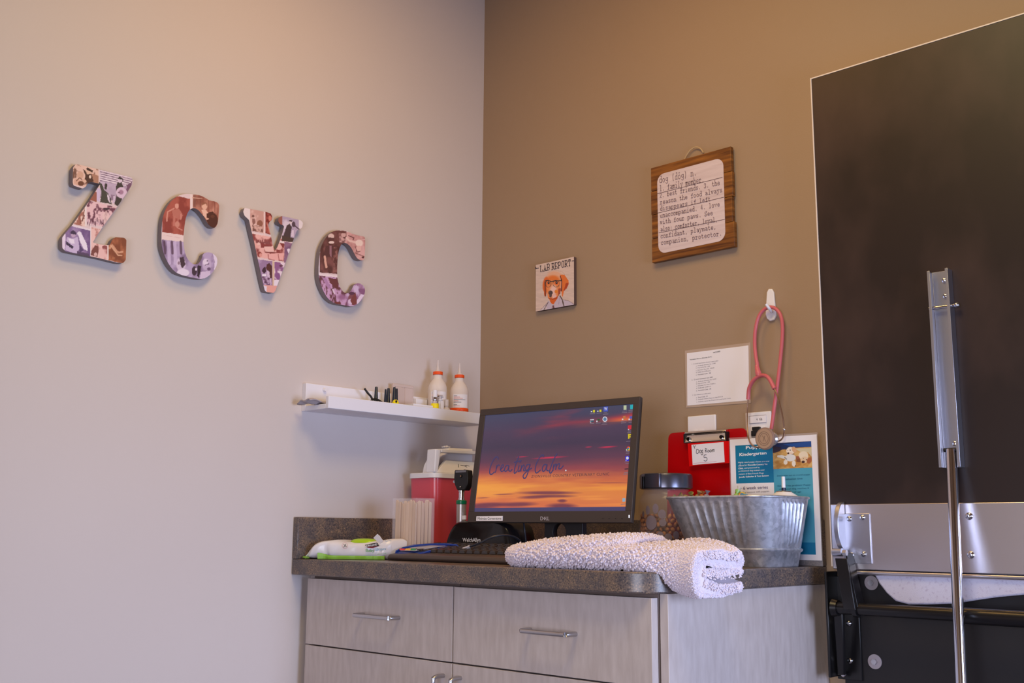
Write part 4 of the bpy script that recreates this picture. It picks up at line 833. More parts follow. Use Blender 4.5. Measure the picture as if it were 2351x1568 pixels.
text_quad('screen_caption', 'ZIONSVILLE COUNTRY VETERINARY CLINIC', [zm(718,900,.0008), zm(1518,872,.0008), zm(714,926,.0008), zm(1518,902,.0008)], emat('dark slate pixels', (62,52,78), .6), t, space=1.15)
def ico(x, y, w_, h_, c, nm_='desktop_icon'):
    q = [zm(x-w_/2, y-h_/2+.035*w_, .0007), zm(x+w_/2, y-h_/2-.035*w_, .0007), zm(x+w_/2, y+h_/2-.035*w_, .0007), zm(x-w_/2, y+h_/2+.035*w_, .0007)]
    return MB().face(q).build(nm_, emat('pixels %d %d %d' % c, c), t, smooth=0, fix=False)
def disc(x, y, r, c, d=.0008, nm_='desktop_icon'):
    return MB().face([zm(x+r*math.cos(k*math.pi/10), y+r*1.1*math.sin(k*math.pi/10), d) for k in range(20)]).build(nm_, emat('pixels %d %d %d' % c, c), t, smooth=0, fix=False)
WH, YE, CY = (225,225,235), (226,214,30), (30,180,190)
for x, y, w_, h_, c in ((1335,246,14,12,WH),(1360,242,20,24,YE),(1400,242,14,12,WH),(1427,238,20,22,YE),(1481,220,46,50,(70,90,200)),(1340,330,40,8,WH),(1340,346,34,14,(40,90,110)),(1326,352,13,14,WH),(1408,330,24,18,(40,90,50)),(1391,346,13,14,WH),
    (1680,205,30,46,(196,206,170)),(1750,198,34,46,CY),(1672,306,26,32,(196,120,70)),(1744,306,34,28,(90,90,180)),(1655,325,14,14,WH),(1723,325,14,14,WH),(1731,408,44,42,(214,40,60)),(1716,430,12,12,WH),(1718,500,14,50,(226,200,30)),(1728,484,30,14,(226,200,30)),(1726,506,24,12,(226,200,30)),(1706,728,46,52,(30,30,220)),(1690,748,12,12,WH),(1697,640,12,14,WH),(1694,836,38,10,(40,30,50)),(1668,1155,30,36,(150,180,206)),
    (144,1296,14,14,WH),(180,1296,18,16,YE),(218,1296,16,16,(214,130,150)),(1595,1287,10,4,WH),(1615,1287,16,12,WH),(1636,1288,12,10,(214,60,90)),(1680,1277,34,5,WH),(1676,1292,44,5,WH)):
    ico(x, y, w_, h_, c)
disc(1473,324,25,WH); disc(1473,324,17,(90,130,170),.001); disc(1717,625,20,(226,60,40)); disc(1722,630,15,(240,200,40),.0009); disc(1706,632,9,(40,150,70),.00095); disc(1715,625,8,(40,110,220),.001); disc(1704,724,14,WH); disc(1071,851,7,WH,nm_='cursor')
text_quad('icon_letter', 'W', [zm(1465,202,.0009), zm(1497,200,.0009), zm(1467,234,.0009), zm(1499,232,.0009)], emat('pixels 225 225 235', WH), t, .02)
for x, y, w_, k in ((1345,268,56,1),(1413,262,52,1),(1478,258,34,1),(1480,272,56,1),(1340,368,46,1),(1405,364,50,1),(1470,362,44,1),(1468,376,58,1),(1676,240,50,1),(1675,256,56,1),(1746,232,60,1),(1742,250,56,1),(1668,344,58,1),(1665,362,52,1),(1738,338,46,1),(1738,356,44,1),(1727,446,34,1),(1727,462,46,1),(1720,550,58,1),(1710,656,40,1),(1708,673,40,1),(1700,762,50,1),(1700,780,34,1),(1692,872,42,1),(1690,888,56,1),(1665,1197,60,1)):
    q = [zm(x-w_/2, y-3+.035*w_, .0008), zm(x+w_/2, y-3-.035*w_, .0008), zm(x-w_/2, y+3+.035*w_, .0008), zm(x+w_/2, y+3-.035*w_, .0008)]
    MB().face([q[0], q[1], q[3], q[2]]).build('icon_caption', emat('caption pixels', (150,132,150), .6), t, smooth=0, fix=False)
q = [zm(152,1322,.004), zm(420,1318,.004), zm(418,1370,.004), zm(148,1370,.004)]
st_ = MB().prism(q, N_*-.0012).build('label_sticker', m_paper, t, smooth=0, label='white label sticker')
text_quad('sticker_text', 'Minimize Cornerstone', [zm(165,1332,.0043), zm(408,1330,.0043), zm(163,1358,.0043), zm(406,1356,.0043)], m_ink, st_)
def zt3(x, y): return zm(x, y, .0026)
strokes('maker_logo', [[zt3(812,1328),zt3(812,1361)],[zt3(812,1328),zt3(828,1330),zt3(834,1345),zt3(828,1360),zt3(812,1361)],[zt3(842,1345),zt3(852,1329),zt3(862,1345),zt3(852,1361),zt3(842,1345)],[zt3(846,1352),zt3(858,1338)],[zt3(868,1328),zt3(868,1361),zt3(880,1361)],[zt3(886,1328),zt3(886,1361),zt3(900,1361)]], .0013, N_, m_chrome, t)
for x in (1452,1516,1582,1648): MB().face([zt3(x+6*math.cos(k), y_) for k, y_ in ()] or [zt3(x-5,1341), zt3(x+5,1341), zt3(x+5,1349), zt3(x-5,1349)]).build('menu_button', m_black, t, smooth=0, fix=False)
MB().face([zt3(1716,1310), zt3(1728,1310), zt3(1728,1338), zt3(1716,1338)]).build('power_light', emat('white lamp', (236,236,255), 1.3), t, smooth=0, fix=False)
# stand with a round cable hole
def zn(x, y, xx=-.285): return at(x, y, 0, xx)
nk = [zn(*p) for p in ((1250,1190),(1337,1190),(1340,1290),(1252,1290))]; nk[2].z = nk[3].z = CT+.012
hc = zn(1284, 1222); hr = .0205
bm_ = MB()
ring_o, ring_i = [], []
for k in range(32):
    an = 2*math.pi*k/32; cy_, cz_ = math.cos(an), math.sin(an)
    ring_i.append(Vector((-.285, hc.y-hr*cy_, hc.z+hr*cz_)))
    y0_, y1_, z0_, z1_ = nk[0].y, nk[1].y, CT+.012, 1.09
    tt = []
    if cy_ > 1e-9: tt.append((hc.y-y1_)/cy_)
    if cy_ < -1e-9: tt.append((y0_-hc.y)/-cy_)
    if cz_ > 1e-9: tt.append((z1_-hc.z)/cz_)
    if cz_ < -1e-9: tt.append((hc.z-z0_)/-cz_)
    m_ = min(tt); ring_o.append(Vector((-.285, hc.y-m_*cy_, hc.z+m_*cz_)))
ox = Vector((.016, 0, 0))
bm_.rings([ring_i, ring_o, [p+ox for p in ring_o], [p+ox for p in ring_i]], closed=True).build('stand_neck', m_black, t, .0008)
MB().box((-.36, hc.y-.1, CT+.0005), (-.20, hc.y+.1, CT+.0118)).build('stand_foot', m_black, t, .003)
MB().cyl(mp_(.5,.42,-.052), (-.262, hc.y, 1.085), .03).build('tilt_joint', m_black, t)

# ================================================================== CABLES
m_cord = mat('dark cable rubber', (40,42,52), .35)
def cable(name, pts, r, m, lab, cat='cable'):
    return tag(MB().tube(smoothline([Vector(p) for p in pts], 6), r, 8).build(name, m, smooth=60), lab, cat)
cable('monitor_cable', [at(1201,1188,0,-.30), at(1204,1215,0,-.29), at(1207,1240,0,-.29), at(1208,1262,0,-.29), (-.29,-.43,CT+.006)], .0022, m_cord, 'thin dark cable hanging straight down below the monitor')
cable('video_cable', [at(1322,1190,0,-.24), at(1333,1215,0,-.2), at(1343,1240,0,-.17), (-.14,-.58,CT+.006)], .004, m_black, 'thick black cable right of the monitor stand', 'cable')
cable('power_cable', [at(1166,1190,0,-.2), at(1171,1210,0,-.19), at(1176,1232,0,-.18), (-.16,-.36,CT+.006)], .0028, mat('pale cable', (196,176,168), .4), 'pale cable between the charger base and the monitor stand')
t = thing('usb_cable', 'dark looping cable with a pale connector lying over the keyboard', 'cable', at(1100,1262,0,-.44))
pts = [at(*p, 0, x) for p, x in (((1079,1255),-.46),((1100,1247),-.455),((1125,1235),-.44),((1148,1229),-.42),((1172,1230),-.39),((1190,1238),-.36),((1200,1252),-.335),((1206,1262),-.32))]
MB().tube(smoothline(pts), .0024, 8).build('cord', m_cord, t)
MB().tube([at(1063,1261,0,-.465), at(1079,1255,0,-.46)], .0042, 8).build('connector', mat('grey connector plastic', (176,174,186), .4), t, .0005)
MB().sphere(at(1211,1254,0,-.31), .006, (1,1,.7)).build('cable_clip', m_cord, t)
MB().tube(smoothline([at(1211,1254,0,-.31), at(1206,1262,0,-.30), at(1222,1272,0,-.29), at(1235,1279,0,-.29)]), .002, 8).build('cord_tail', m_cord, t)

# ================================================================== KEYBOARD
kx0, kx1 = -.530, -.375; ky0, ky1 = -.228, -.685
t = thing('keyboard', 'black computer keyboard with a palm rest along the counter edge', 'keyboard', ((kx0+kx1)/2, (ky0+ky1)/2, CT+.0005))
zb = CT+.0006
mb = MB(); mb.prism([(kx0, ky0, zb), (kx0-.006, ky0, zb+.005), (kx0, ky0, zb+.014), (kx0+.035, ky0, zb+.019), (kx1, ky0, zb+.036), (kx1+.004, ky0, zb+.02), (kx1, ky0, zb)], (0, ky1-ky0, 0))
mb.build('keyboard_case', mat('keyboard plastic', (72,60,56), .4), t, .004, seg=3)
slope = math.atan2(.017, kx1-kx0-.035)
kk = None; cnt = 0
Rk = Matrix.Rotation(-slope, 4, 'Y')
for r_ in range(6):
    x = kx0+.042+r_*.0188+(.003 if r_ == 5 else 0); z = zb+.0195+(x-kx0-.035)*math.tan(slope)
    off = (0,.002,.006,.0095,0,0)[r_]
    for c_ in range(17):
        if cnt >= 99: break
        y = ky0-.022-off-c_*.0245
        if kk is None:
            mb = MB(); a4 = [(-.0078,-.0098,0),(.0078,-.0098,0),(.0078,.0098,0),(-.0078,.0098,0)]; b4 = [(-.006,-.0075,.007),(.006,-.0075,.007),(.006,.0075,.007),(-.006,.0075,.007)]
            mb.rings([[Vector(v) for v in a4], [Vector(v) for v in b4]])
            kk = mb.build('key', mat('key plastic', (52,48,50), .3), t, .0008, local=True); o = kk
        else: o = kk.copy(); COL.objects.link(o); o.parent = t
        o.matrix_local = rootmat(t).inverted() @ Matrix.Translation((x, y, z)) @ Rk; cnt += 1
lp = at(1082, 1263, 0, kx1-.012); MB().sphere((kx1-.012, lp.y, zb+.0385), .003).build('status_light', mat('green lamp', (170,240,20), .3, emit=1.0), t)

# ================================================================== BLUE HANDHELD
c = Vector((-.475, -.295, CT+.032))
t = thing('handheld_reader', 'blue-rimmed handheld card with red, yellow and green stripes resting on the keyboard', 'handheld device', c)
def bl(x, y, s): # s: 0 near edge .. 1 far edge
    return at(x, y, 0, -.515+.085*s)
top_n = [bl(908,1272,0), bl(955,1275,0), bl(985,1266,.2), bl(1010,1261,.5), bl(1050,1262,.9), bl(1053,1257,1), bl(1048,1252,1), bl(1020,1250,1), bl(985,1250.5,.9), bl(950,1253,.6), bl(925,1259,.3), bl(910,1266,.05)]
MB().prism(top_n, (0, 0, -.0075)).build('blue_case', mat('blue plastic', (24,58,150), .3), t, .001)
MB().tube([p+Vector((0,0,.0005)) for p in top_n], .0026, 8, closed=True).build('case_rim', MATS['blue plastic'], t, smooth=60)
inn = [p+Vector((0,0,.0012)) for p in (bl(919,1265,.14), bl(952,1266,.16), bl(978,1260.5,.36), bl(1004,1256,.62), bl(1022,1254.2,.82), bl(985,1253.4,.8), bl(952,1256.5,.56), bl(930,1260.5,.3))]
MB().prism(inn, (0, 0, -.0008)).build('printed_face', mat('lavender print', (168,170,196), .4), t, smooth=0)
for k, (x, cc_) in enumerate(((917,(222,40,40)),(930,(236,180,60)),(942,(40,150,90)))):
    q = [bl(x,1264.5,.06), bl(x+12,1264.8,.06), bl(x+13,1261.5,.14), bl(x+1.5,1261.2,.14)]
    MB().prism([p+Vector((0,0,.0022)) for p in q], (0,0,-.0008)).build('colour_stripe', mat('stripe %d' % k, cc_, .4), t, smooth=0)

# ================================================================== OPHTHALMOSCOPE AND CHARGER
hx = -.27
b0 = at(1030, 1260, 0, hx).y; 
t = thing('charger_base', 'black desk charger with white maker lettering behind the keyboard', 'charger', (hx, -.27, CT))
prof = [at(*p, 0, hx-.055) for p in ((1020,1280),(1024,1255),(1031,1228),(1043,1206),(1058,1197),(1080,1196),(1120,1196),(1150,1199),(1166,1210),(1174,1240),(1181,1280))]
prof[0].z = CT+.0006; prof[-1].z = CT+.0006
sec = smoothline(prof, 3)
cen = Vector((hx-.055, (prof[0].y+prof[-1].y)/2, CT+.04))
front = [cen+(p-cen)*.93 + Vector((-.008, 0, 0)) for p in sec]
for p in front: p.z = max(p.z, CT+.0006)
back = [p+Vector((.085,0,0)) for p in sec]
MB().rings([front, sec, back]).build('charger_body', m_blackgloss, t, smooth=50)
text_quad('maker_lettering', 'WelchAllyn', [at(*p, 0, hx-.0638) for p in ((1062,1235),(1103,1235),(1062,1247),(1103,1247))], m_whitep, t, .015)
hb = at(1059, 1206, 0, hx-.02); px2 = lambda y: at(1058.5, y, 0, hx-.02)
t = thing('ophthalmoscope', 'black-headed ophthalmoscope with green ring standing in the charger', 'ophthalmoscope', px2(1208))
ax = lambda y: px2(y)
MB().lathe([(.0095,0),(.0125,.002),(.0128,px2(1158).z-px2(1208).z)], px2(1208), 30).build('handle_grip', mat('silver grip', (190,182,182), .35, .6), t)
z0 = px2(1208); h = lambda y: px2(y).z-z0.z
MB().lathe([(.0135,h(1157.5)),(.0138,h(1156)),(.0138,h(1150)),(.0125,h(1148.5))], z0, 30).build('green_ring', mat('green ring', (10,120,84), .3), t, label='green ring')
MB().lathe([(.0085,h(1148)),(.0085,h(1144)),(.0075,h(1143)),(.0075,h(1130)),(.0085,h(1129)),(.0085,h(1125))], z0, 28).build('chrome_neck', m_chrome, t)
hd = [at(*p, 0, hx-.03) for p in ((1043,1079),(1073,1079),(1074,1100),(1073,1112),(1068,1124),(1066,1126),(1051,1126),(1048,1124),(1043,1112),(1041.5,1100))]
MB().prism(hd, (.02, 0, 0)).build('head', m_black, t, .003, seg=3)
a, b = at(1046,1080.5,0,-.3006), at(1070,1084,0,-.3006); MB().box((-.3008, b.y, b.z), (-.3, a.y, a.z)).build('scale_window', mat('grey window', (120,120,132), .3), t)
p = at(1057.5,1093,0,-.301); MB().cyl(p+Vector((.002,0,0)), p-Vector((.001,0,0)), .0042).build('viewing_port', m_blackgloss, t)
p = at(1057.5,1093,0,-.3022); MB().cyl(p+Vector((.0003,0,0)), p-Vector((.0002,0,0)), .0018).build('lens', mat('amber lens', (170,130,100), .2), t)
p = at(1057,1118,0,-.301); MB().sphere(p, .0024).build('aperture_stud', m_chrome, t)
for yy_ in (1044.5, 1072.5):
    p = at(yy_,1106,0,-.292); MB().cyl(p+Vector((.003,0,0)), p-Vector((.003,0,0)), .0038, seg=20).build('lens_wheel', m_nickel, t)
p = at(1065,1188,0,-.3045); MB().box(p+Vector((-.0008,-.006,-.005)), p+Vector((.003,.006,.005))).build('paper_label', m_paper, t)

# ================================================================== SHARPS CONTAINER
sx, sy = -.302, -.14      # near corner
t = thing('sharps_container', 'red sharps bin with a white lid in the corner under the ledge', 'sharps container', ((sx-.0+sx+.17)/2, (sy-.022)/2, CT))
def rrect(x0, y0, x1, y1, r, z, n=6):
    P = []
    for cx_, cy_, a0 in ((x1-r, y1-r, 0), (x0+r, y1-r, 90), (x0+r, y0+r, 180), (x1-r, y0+r, 270)):
        for k in range(n+1): an = math.radians(a0+90*k/n); P.append(Vector((cx_+r*math.cos(an), cy_+r*math.sin(an), z)))
    return P
m_sharp = mat('red translucent plastic', (214,78,96), .32, coat=.3)
yb_ = -.026
lidz = at(1000, 1096, 1, sy).z; lidt = at(1000, 1084, 1, sy).z; topz = at(1000,1032,1,sy+.01).z
MB().rings([rrect(sx+.012, sy+.008, sx+.165, yb_-.004, .02, CT+.0006), rrect(sx+.010, sy+.007, sx+.167, yb_-.003, .022, CT+.01), rrect(sx+.001, sy+.001, sx+.178, yb_-.001, .024, lidz-.0004)]).build('bin_body', m_sharp, t, smooth=40)
MB().rings([rrect(sx-.003, sy-.003, sx+.182, yb_+.001, .026, lidz), rrect(sx-.003, sy-.003, sx+.182, yb_+.001, .026, lidt-.002), rrect(sx-.001, sy-.001, sx+.18, yb_-.001, .024, lidt)]).build('lid_rim', m_whitep, t, smooth=40, label='white lid rim')
# chute housing: rounded left, sloping front with a deep opening
def sc_(x, y, yy=sy+.004): return at(870+x/4.9, 1000+y/4.9, 1, yy)
hp_ = [sc_(*p, sy+.09) for p in ((485,400),(500,340),(530,280),(580,235),(625,215),(640,150),(700,150),(1090,175),(1090,400))]
for p in (hp_[0], hp_[-1]): p.z = lidt+.0003
hp_[-2].x = hp_[-1].x = sx+.176; 
MB().prism(hp_, (0, -.052, 0)).build('chute_back', m_whitep, t, .003, seg=3)
side = [sc_(*p) for p in ((625,400),(640,150),(700,155),(665,385))]; side[0].z = side[3].z = lidt+.0003
MB().prism(side, (0, .034, 0)).build('chute_cheek', m_whitep, t, .002)
tp = [sc_(700,152), sc_(1090,176)]; tp[1].x = sx+.176
MB().prism([tp[0], tp[1], tp[1]-Vector((0,0,.008)), tp[0]-Vector((0,0,.008))], (0, .034, 0)).build('chute_hood', m_whitep, t, .001)
fl = [sc_(650,395,sy+.002), sc_(755,278,sy+.022), sc_(1090,300,sy+.022), sc_(1090,395,sy+.002)]; fl[0].z = fl[3].z = lidt+.0005; fl[2].x = fl[3].x = sx+.172
MB().prism(fl, (0, .01, 0)).build('chute_flap', m_whitep, t, .001)
def fp(u, v, d=.0006): 
    a = fl[1].lerp(fl[2], u); b = fl[0].lerp(fl[3], u); return a.lerp(b, v)+Vector((0,-d,0))
fp_n = (fl[2]-fl[1]).cross(fl[0]-fl[1])
strokes('warning_print', [[fp(.42,.25),fp(.44,.3),fp(.45,.5)],[fp(.50,.33),fp(.62,.36),fp(.68,.3),fp(.75,.36)],[fp(.62,.36),fp(.68,.45)],[fp(.60,.68),fp(.72,.7)]], .0016, fp_n, m_ink, t)
strokes('warning_print', [[fp(.58,.92),fp(.62,.86),fp(.66,.92)],[fp(.70,.92),fp(.74,.94)]], .0028, fp_n, mat('red ink', (206,30,40), .5), t)
tw = sc_(755,145,sy+.06)
o = crumple(8, 6, lambda u, v: tw+Vector((.024*(u-.5), .014*(v-.5), .002+.006*abs(math.sin(u*8+v*5))*(1-abs(u-.5)))))
o = o.build('crumpled_tissue', m_paper, smooth=0); o.modifiers.new('thick', 'SOLIDIFY').thickness = .001
tag(o, 'small crumpled white scrap lying on top of the sharps bin lid', 'scrap')

# ================================================================== STICK HOLDER
hx0, hy0 = -.462, -.247; hx1, hy1 = hx0+.062, hy0+.088
ztop = at(955, 1143, 0, hx0).z
t = thing('acrylic_stick_holder', 'clear acrylic holder full of wooden tongue depressors in front of the red bin', 'holder', ((hx0+hx1)/2, (hy0+hy1)/2, CT))
wl = .0022
for nm_, a, b in (('side_wall', (hx0, hy0, CT+.0006), (hx0+wl, hy1, ztop)), ('side_wall', (hx1-wl, hy0, CT+.0006), (hx1, hy1, ztop)), ('side_wall', (hx0+wl, hy0, CT+.0006), (hx1-wl, hy0+wl, ztop)), ('side_wall', (hx0+wl, hy1-wl, CT+.0006), (hx1-wl, hy1, ztop))):
    MB().box(a, b).build(nm_, m_glassclear, t)
MB().box((hx0+wl, hy0+wl, CT+.0006), (hx1-wl, hy1-wl, CT+.004)).build('bottom_plate', m_glassclear, t)
m_birch = mat('birch wood', (232,206,180), .6, noise=((206,172,142), 8, (4,4,.6), .35, .75))
L_ = .133
def stick(w_):
    mb = MB(); P = [(-w_/2, 0), (-w_/2, L_-w_/2)]+[(-w_/2*math.cos(math.pi*k/8), L_-w_/2+w_/2*math.sin(math.pi*k/8)) for k in range(1, 8)]+[(w_/2, L_-w_/2), (w_/2, 0)]
    return mb.prism([(-.001, x, z) for x, z in P], (.002, 0, 0)).build('tongue_depressor', m_birch, None, .0003, local=True)
first = None
for i in range(5):
    for k in range(8):
        if 0 < i < 4 and 1 <= k < 7: continue
        if first is None: first = stick(.0088); o = first
        else: o = copy_tree(first)
        o.location = (hx0+wl+.0055+i*.0116+.0008*((k*5) % 3-1), hy0+wl+.0056+k*.0103, CT+.0046+.0022*((k*7+i*3) % 5))
        o.rotation_euler = (math.radians(((k*53+i) % 5-2)*.25), math.radians(((k*31+i) % 3-1)*.3), math.radians(((k*29+i*17) % 9-4)*5+(90 if i in (2, 4) and k < 1 else 0)))
        tag(o, 'pale wooden tongue depressor packed in the clear acrylic holder', 'tongue depressor', 'tongue depressors in the acrylic holder')

# ================================================================== BABY WIPES
t = thing('wipes_packet', 'soft white packet of baby wipes with a lime green lid on the counter', 'wipes packet', (-.56, -.14, CT))
m_film = mat('white film', (228,226,234), .3, coat=.2); m_lime = mat('lime plastic', (168,206,30), .3)
wa, wbp = at(688, 1277, 0, -.585), at(935, 1262, 0, -.54)
y_a, y_b = -.024, -.216
NS, NT = 56, 40
tops = [(0,.006),(.04,.014),(.10,.032),(.15,.041),(.22,.046),(.35,.047),(.5,.043),(.7,.043),(.86,.047),(.97,.050),(1,.047)]
deps = [(0,.024),(.1,.034),(.2,.040),(.85,.040),(.95,.034),(1,.024)]
bots = [(0,.004),(.08,.002),(.2,.0006),(.9,.0006),(1,.008)]
ring = []; wips = np.random.default_rng(3)
for i in range(NS+1):
    s = i/NS; y = y_a+(y_b-y_a)*s; ht = np.interp(s, *zip(*tops)); dp = np.interp(s, *zip(*deps)); zb_ = np.interp(s, *zip(*bots)); rg_ = []
    xc = -.603+.118*s
    for k in range(NT):
        an = 2*math.pi*k/NT; cx_, sz_ = math.cos(an), math.sin(an)
        ex = math.copysign(abs(cx_)**.55, cx_); ez = math.copysign(abs(sz_)**.7, sz_)
        wr = .0022*math.sin(s*31+an*2)*(.3+abs(s-.5)*1.6)+.0012*math.sin(s*67+an*5)*abs(s-.5)*2
        crease = -.006*math.exp(-((s-.30)/.035)**2)*max(0, -cx_)*max(0, .7-sz_)
        rg_.append(Vector((xc+dp*ex+wr+(-crease), y, CT+max(.0006, (ht+zb_)/2+(ht-zb_)/2*ez+wr*.6*(1 if sz_ > -.5 else 0)))))
    ring.append(rg_)
MB().rings(ring).build('packet_film', m_film, t, smooth=60)
# green edge band low on the front
gb = MB(); NN = 42; g = []
for i in range(NN+1):
    s = .22+.74*i/NN; rr_ = ring[int(round(s*NS))]; fr_ = min(rr_, key=lambda v: v.x); zz0 = CT+.0012
    h_ = .0085+.006*math.exp(-(i/5)**2)
    g.append([Vector((fr_.x-.001, y_a+(y_b-y_a)*s, zz0)), Vector((fr_.x-.0018, y_a+(y_b-y_a)*s, zz0+h_*.55)), Vector((fr_.x-.0012, y_a+(y_b-y_a)*s, zz0+h_))])
for i in range(NN):
    for k in range(2): gb.face([g[i][k], g[i+1][k], g[i+1][k+1], g[i][k+1]])
gb.build('green_band', mat('lime film', (140,196,70), .35), t, fix=False, smooth=60, label='lime green band')
gb2 = MB().prism([Vector((-.634, y_a-.001, CT+.004)), Vector((-.636, y_a-.017, CT+.0015)), Vector((-.636, y_a-.02, CT+.004)), Vector((-.634, y_a-.004, CT+.007))], (.01, 0, 0)); gb2.build('green_tip', MATS['lime film'], t)
AX = Vector((.118, y_b-y_a, 0)).normalized(); AN = Vector((AX.y, -AX.x, 0)); lc = Vector((-.603+.118*.60, y_a+(y_b-y_a)*.60, CT+.0405))
if AN.x > 0: AN = -AN
rr5 = []
for k in range(7):
    a_ = math.radians(k*14); f_ = math.cos(a_)**.6
    rr5.append([lc+AX*(.0345*f_*math.copysign(abs(math.cos(b_))**.7, math.cos(b_)))+AN*(.026*f_*math.copysign(abs(math.sin(b_))**.7, math.sin(b_)))+Vector((0,0,.0105*math.sin(a_))) for b_ in (2*math.pi*m_/36 for m_ in range(36))])
MB().rings(rr5).build('lid', m_lime, t, smooth=50, label='lime green flip lid')
q = [at(*p, 0, -.585) for p in ((857,1235),(866,1226),(871,1230),(880,1243),(872,1248))]
MB().prism(q, (.0012, 0, 0)).build('peel_tab', m_film, t, smooth=0)
WPN = Vector((-1, -.61, .0)).normalized(); WP0 = Vector((-.5890, -.120, CT+.022))
def wz(x, y, d=0): return onplane(680+x/6.1868, 1215+y/6.1868, WP0+WPN*(d if abs(d) < .01 else 0), WPN)
MB().prism([wz(*p) for p in ((975,222),(1150,188),(1178,238),(1080,268),(1010,258))], WPN*-.0006).build('logo_plate', mat('black label', (34,24,30), .4), t, smooth=0)
MB().prism([wz(*p, .0003) for p in ((1005,252),(1178,236),(1082,270),(1020,264))], WPN*-.0003).build('logo_band', mat('maroon label', (122,30,44), .4), t, smooth=0)
text_quad('logo_text', 'KIRKLAND', [wz(*p, .0007) for p in ((992,226),(1148,202),(1002,250),(1152,228))], m_wink, t, .02)
text_quad('product_text', 'Baby', [wz(*p) for p in ((988,282),(1108,278),(990,330),(1110,340))], mat('leaf ink', (96,176,110), .5), t, .005)
text_quad('product_text', 'Wipes', [wz(*p) for p in ((1118,272),(1272,255),(1120,332),(1275,305))], mat('sky ink', (96,160,206), .5), t, .005)
text_quad('product_text', 'Ultra soft', [wz(*p) for p in ((1150,348),(1280,334),(1150,364),(1280,350))], mat('leaf ink', (96,176,110), .5), t)
text_quad('product_text', 'Pure Pro', [wz(*p) for p in ((1260,158),(1350,148),(1262,182),(1352,170))], MATS['sky ink'], t)
rcr = lambda r: [wz(692+r*math.cos(k*math.pi/10), 232+1.08*r*math.sin(k*math.pi/10)) for k in range(21)]
strokes('no_flush_mark', [rcr(40)], .0007, WPN, mat('rose ink', (206,140,150), .5), t, cap=False)
strokes('no_flush_mark', [[wz(675,212), wz(690,230), wz(676,256)], [wz(704,210), wz(700,232), wz(712,252)]], .0014, WPN, m_ink, t)

# ================================================================== BISCUIT JAR
jc = Vector((-.127, -.757, CT)); jr = .0665
t = thing('biscuit_jar', 'clear jar with grey paw prints and a dark steel lid, full of dog biscuits', 'jar', jc)
zl = at(1535, 1124, 0, -.127).z-CT; zl2 = at(1535,1088,0,-.127).z-CT
MB().lathe([(jr*.5,.0006),(jr*.95,.001),(jr,.006),(jr,zl-.042),(jr*.97,zl-.028),(jr*.88,zl-.014),(jr*.8,zl-.008),(jr*.8,zl)], jc, 64, cap=True).build('jar_body', m_glass, t, smooth=60)
lr_ = at(1592,1105,0,-.127); lr_ = .0625
m_lid = mat('gunmetal lid', (104,104,118), .26, .8)
MB().lathe([(lr_*.93,zl+.0005),(lr_,zl+.003),(lr_,zl2-.007),(lr_*.97,zl2-.002),(lr_*.9,zl2)], jc, 64).build('lid', m_lid, t, label='dark steel lid')
cl_d = Vector((-.93, -.1, 0)).normalized(); side_ = Vector((-cl_d.y, cl_d.x, 0))
Mc = Matrix((side_, cl_d, Vector((0,0,1)))).transposed().to_4x4(); Mc.translation = jc+Vector((0,0,0))
MB().box((-.021, lr_-.006, zl+.001), (.021, lr_+.004, zl2-.001), Mc).build('lid_clasp', m_lid, t, .003, seg=3)
MB().box((-.027, lr_-.004, zl), (-.0215, lr_+.0045, zl2-.008), Mc).build('clasp_hinge', m_black, t, .001)
# paw prints wrapped on the glass
m_paw = mat('grey frosted print', (138,124,136), .6)
def pawpatch(px, py, w_, h_):
    p = at(px, py, 0, -.175); d = Vector((p.x-jc.x, p.y-jc.y)); 
    # nearest hit of the view ray with the jar cylinder
    dr = (p-CAM).normalized(); o2 = Vector((CAM.x-jc.x, CAM.y-jc.y)); d2 = Vector((dr.x, dr.y)); A_ = d2.dot(d2); B_ = 2*o2.dot(d2); C_ = o2.dot(o2)-(jr+.0006)**2; D_ = B_*B_-4*A_*C_
    if D_ < 0: return
    h0 = CAM+dr*((-B_-math.sqrt(D_))/(2*A_)); a0_ = math.atan2(h0.y-jc.y, h0.x-jc.x); mb = MB(); P = []
    for k in range(20):
        an = a0_+w_/jr*math.cos(k*math.pi/10); P.append((jc.x+(jr+.0006)*math.cos(an), jc.y+(jr+.0006)*math.sin(an), h0.z+h_*math.sin(k*math.pi/10)))
    c_ = mb.bm.verts.new((jc.x+(jr+.0007)*math.cos(a0_), jc.y+(jr+.0007)*math.sin(a0_), h0.z)); vs = [mb.bm.verts.new(q) for q in P]
    for k in range(20): mb.bm.faces.new((c_, vs[k], vs[(k+1) % 20]))
    mb.build('paw_print', m_paw, t, fix=False, label='grey printed paw pad')
def jz(x, y): return 1440+x/4.356, 960+y/4.356
for x, y, w_, h_ in ((205,920,.0062,.0105),(283,905,.0075,.0115),(348,960,.009,.0105),(238,1045,.0145,.0165),(355,1045,.0085,.0085),(160,960,.004,.007),(208,1175,.0098,.0092),(330,1170,.008,.0085),(410,1195,.009,.0095),(150,1210,.004,.009),(212,1255,.012,.008),(400,1245,.010,.009),(490,1170,.007,.009)):
    pawpatch(*jz(x, y), w_, h_)
m_bis = mat('baked biscuit', (196,132,78), .75, noise=((150,90,50), 60, ONE, .35, .7)); bis = None
cnt = 0; fd = math.atan2(CAM.y-jc.y, CAM.x-jc.x)
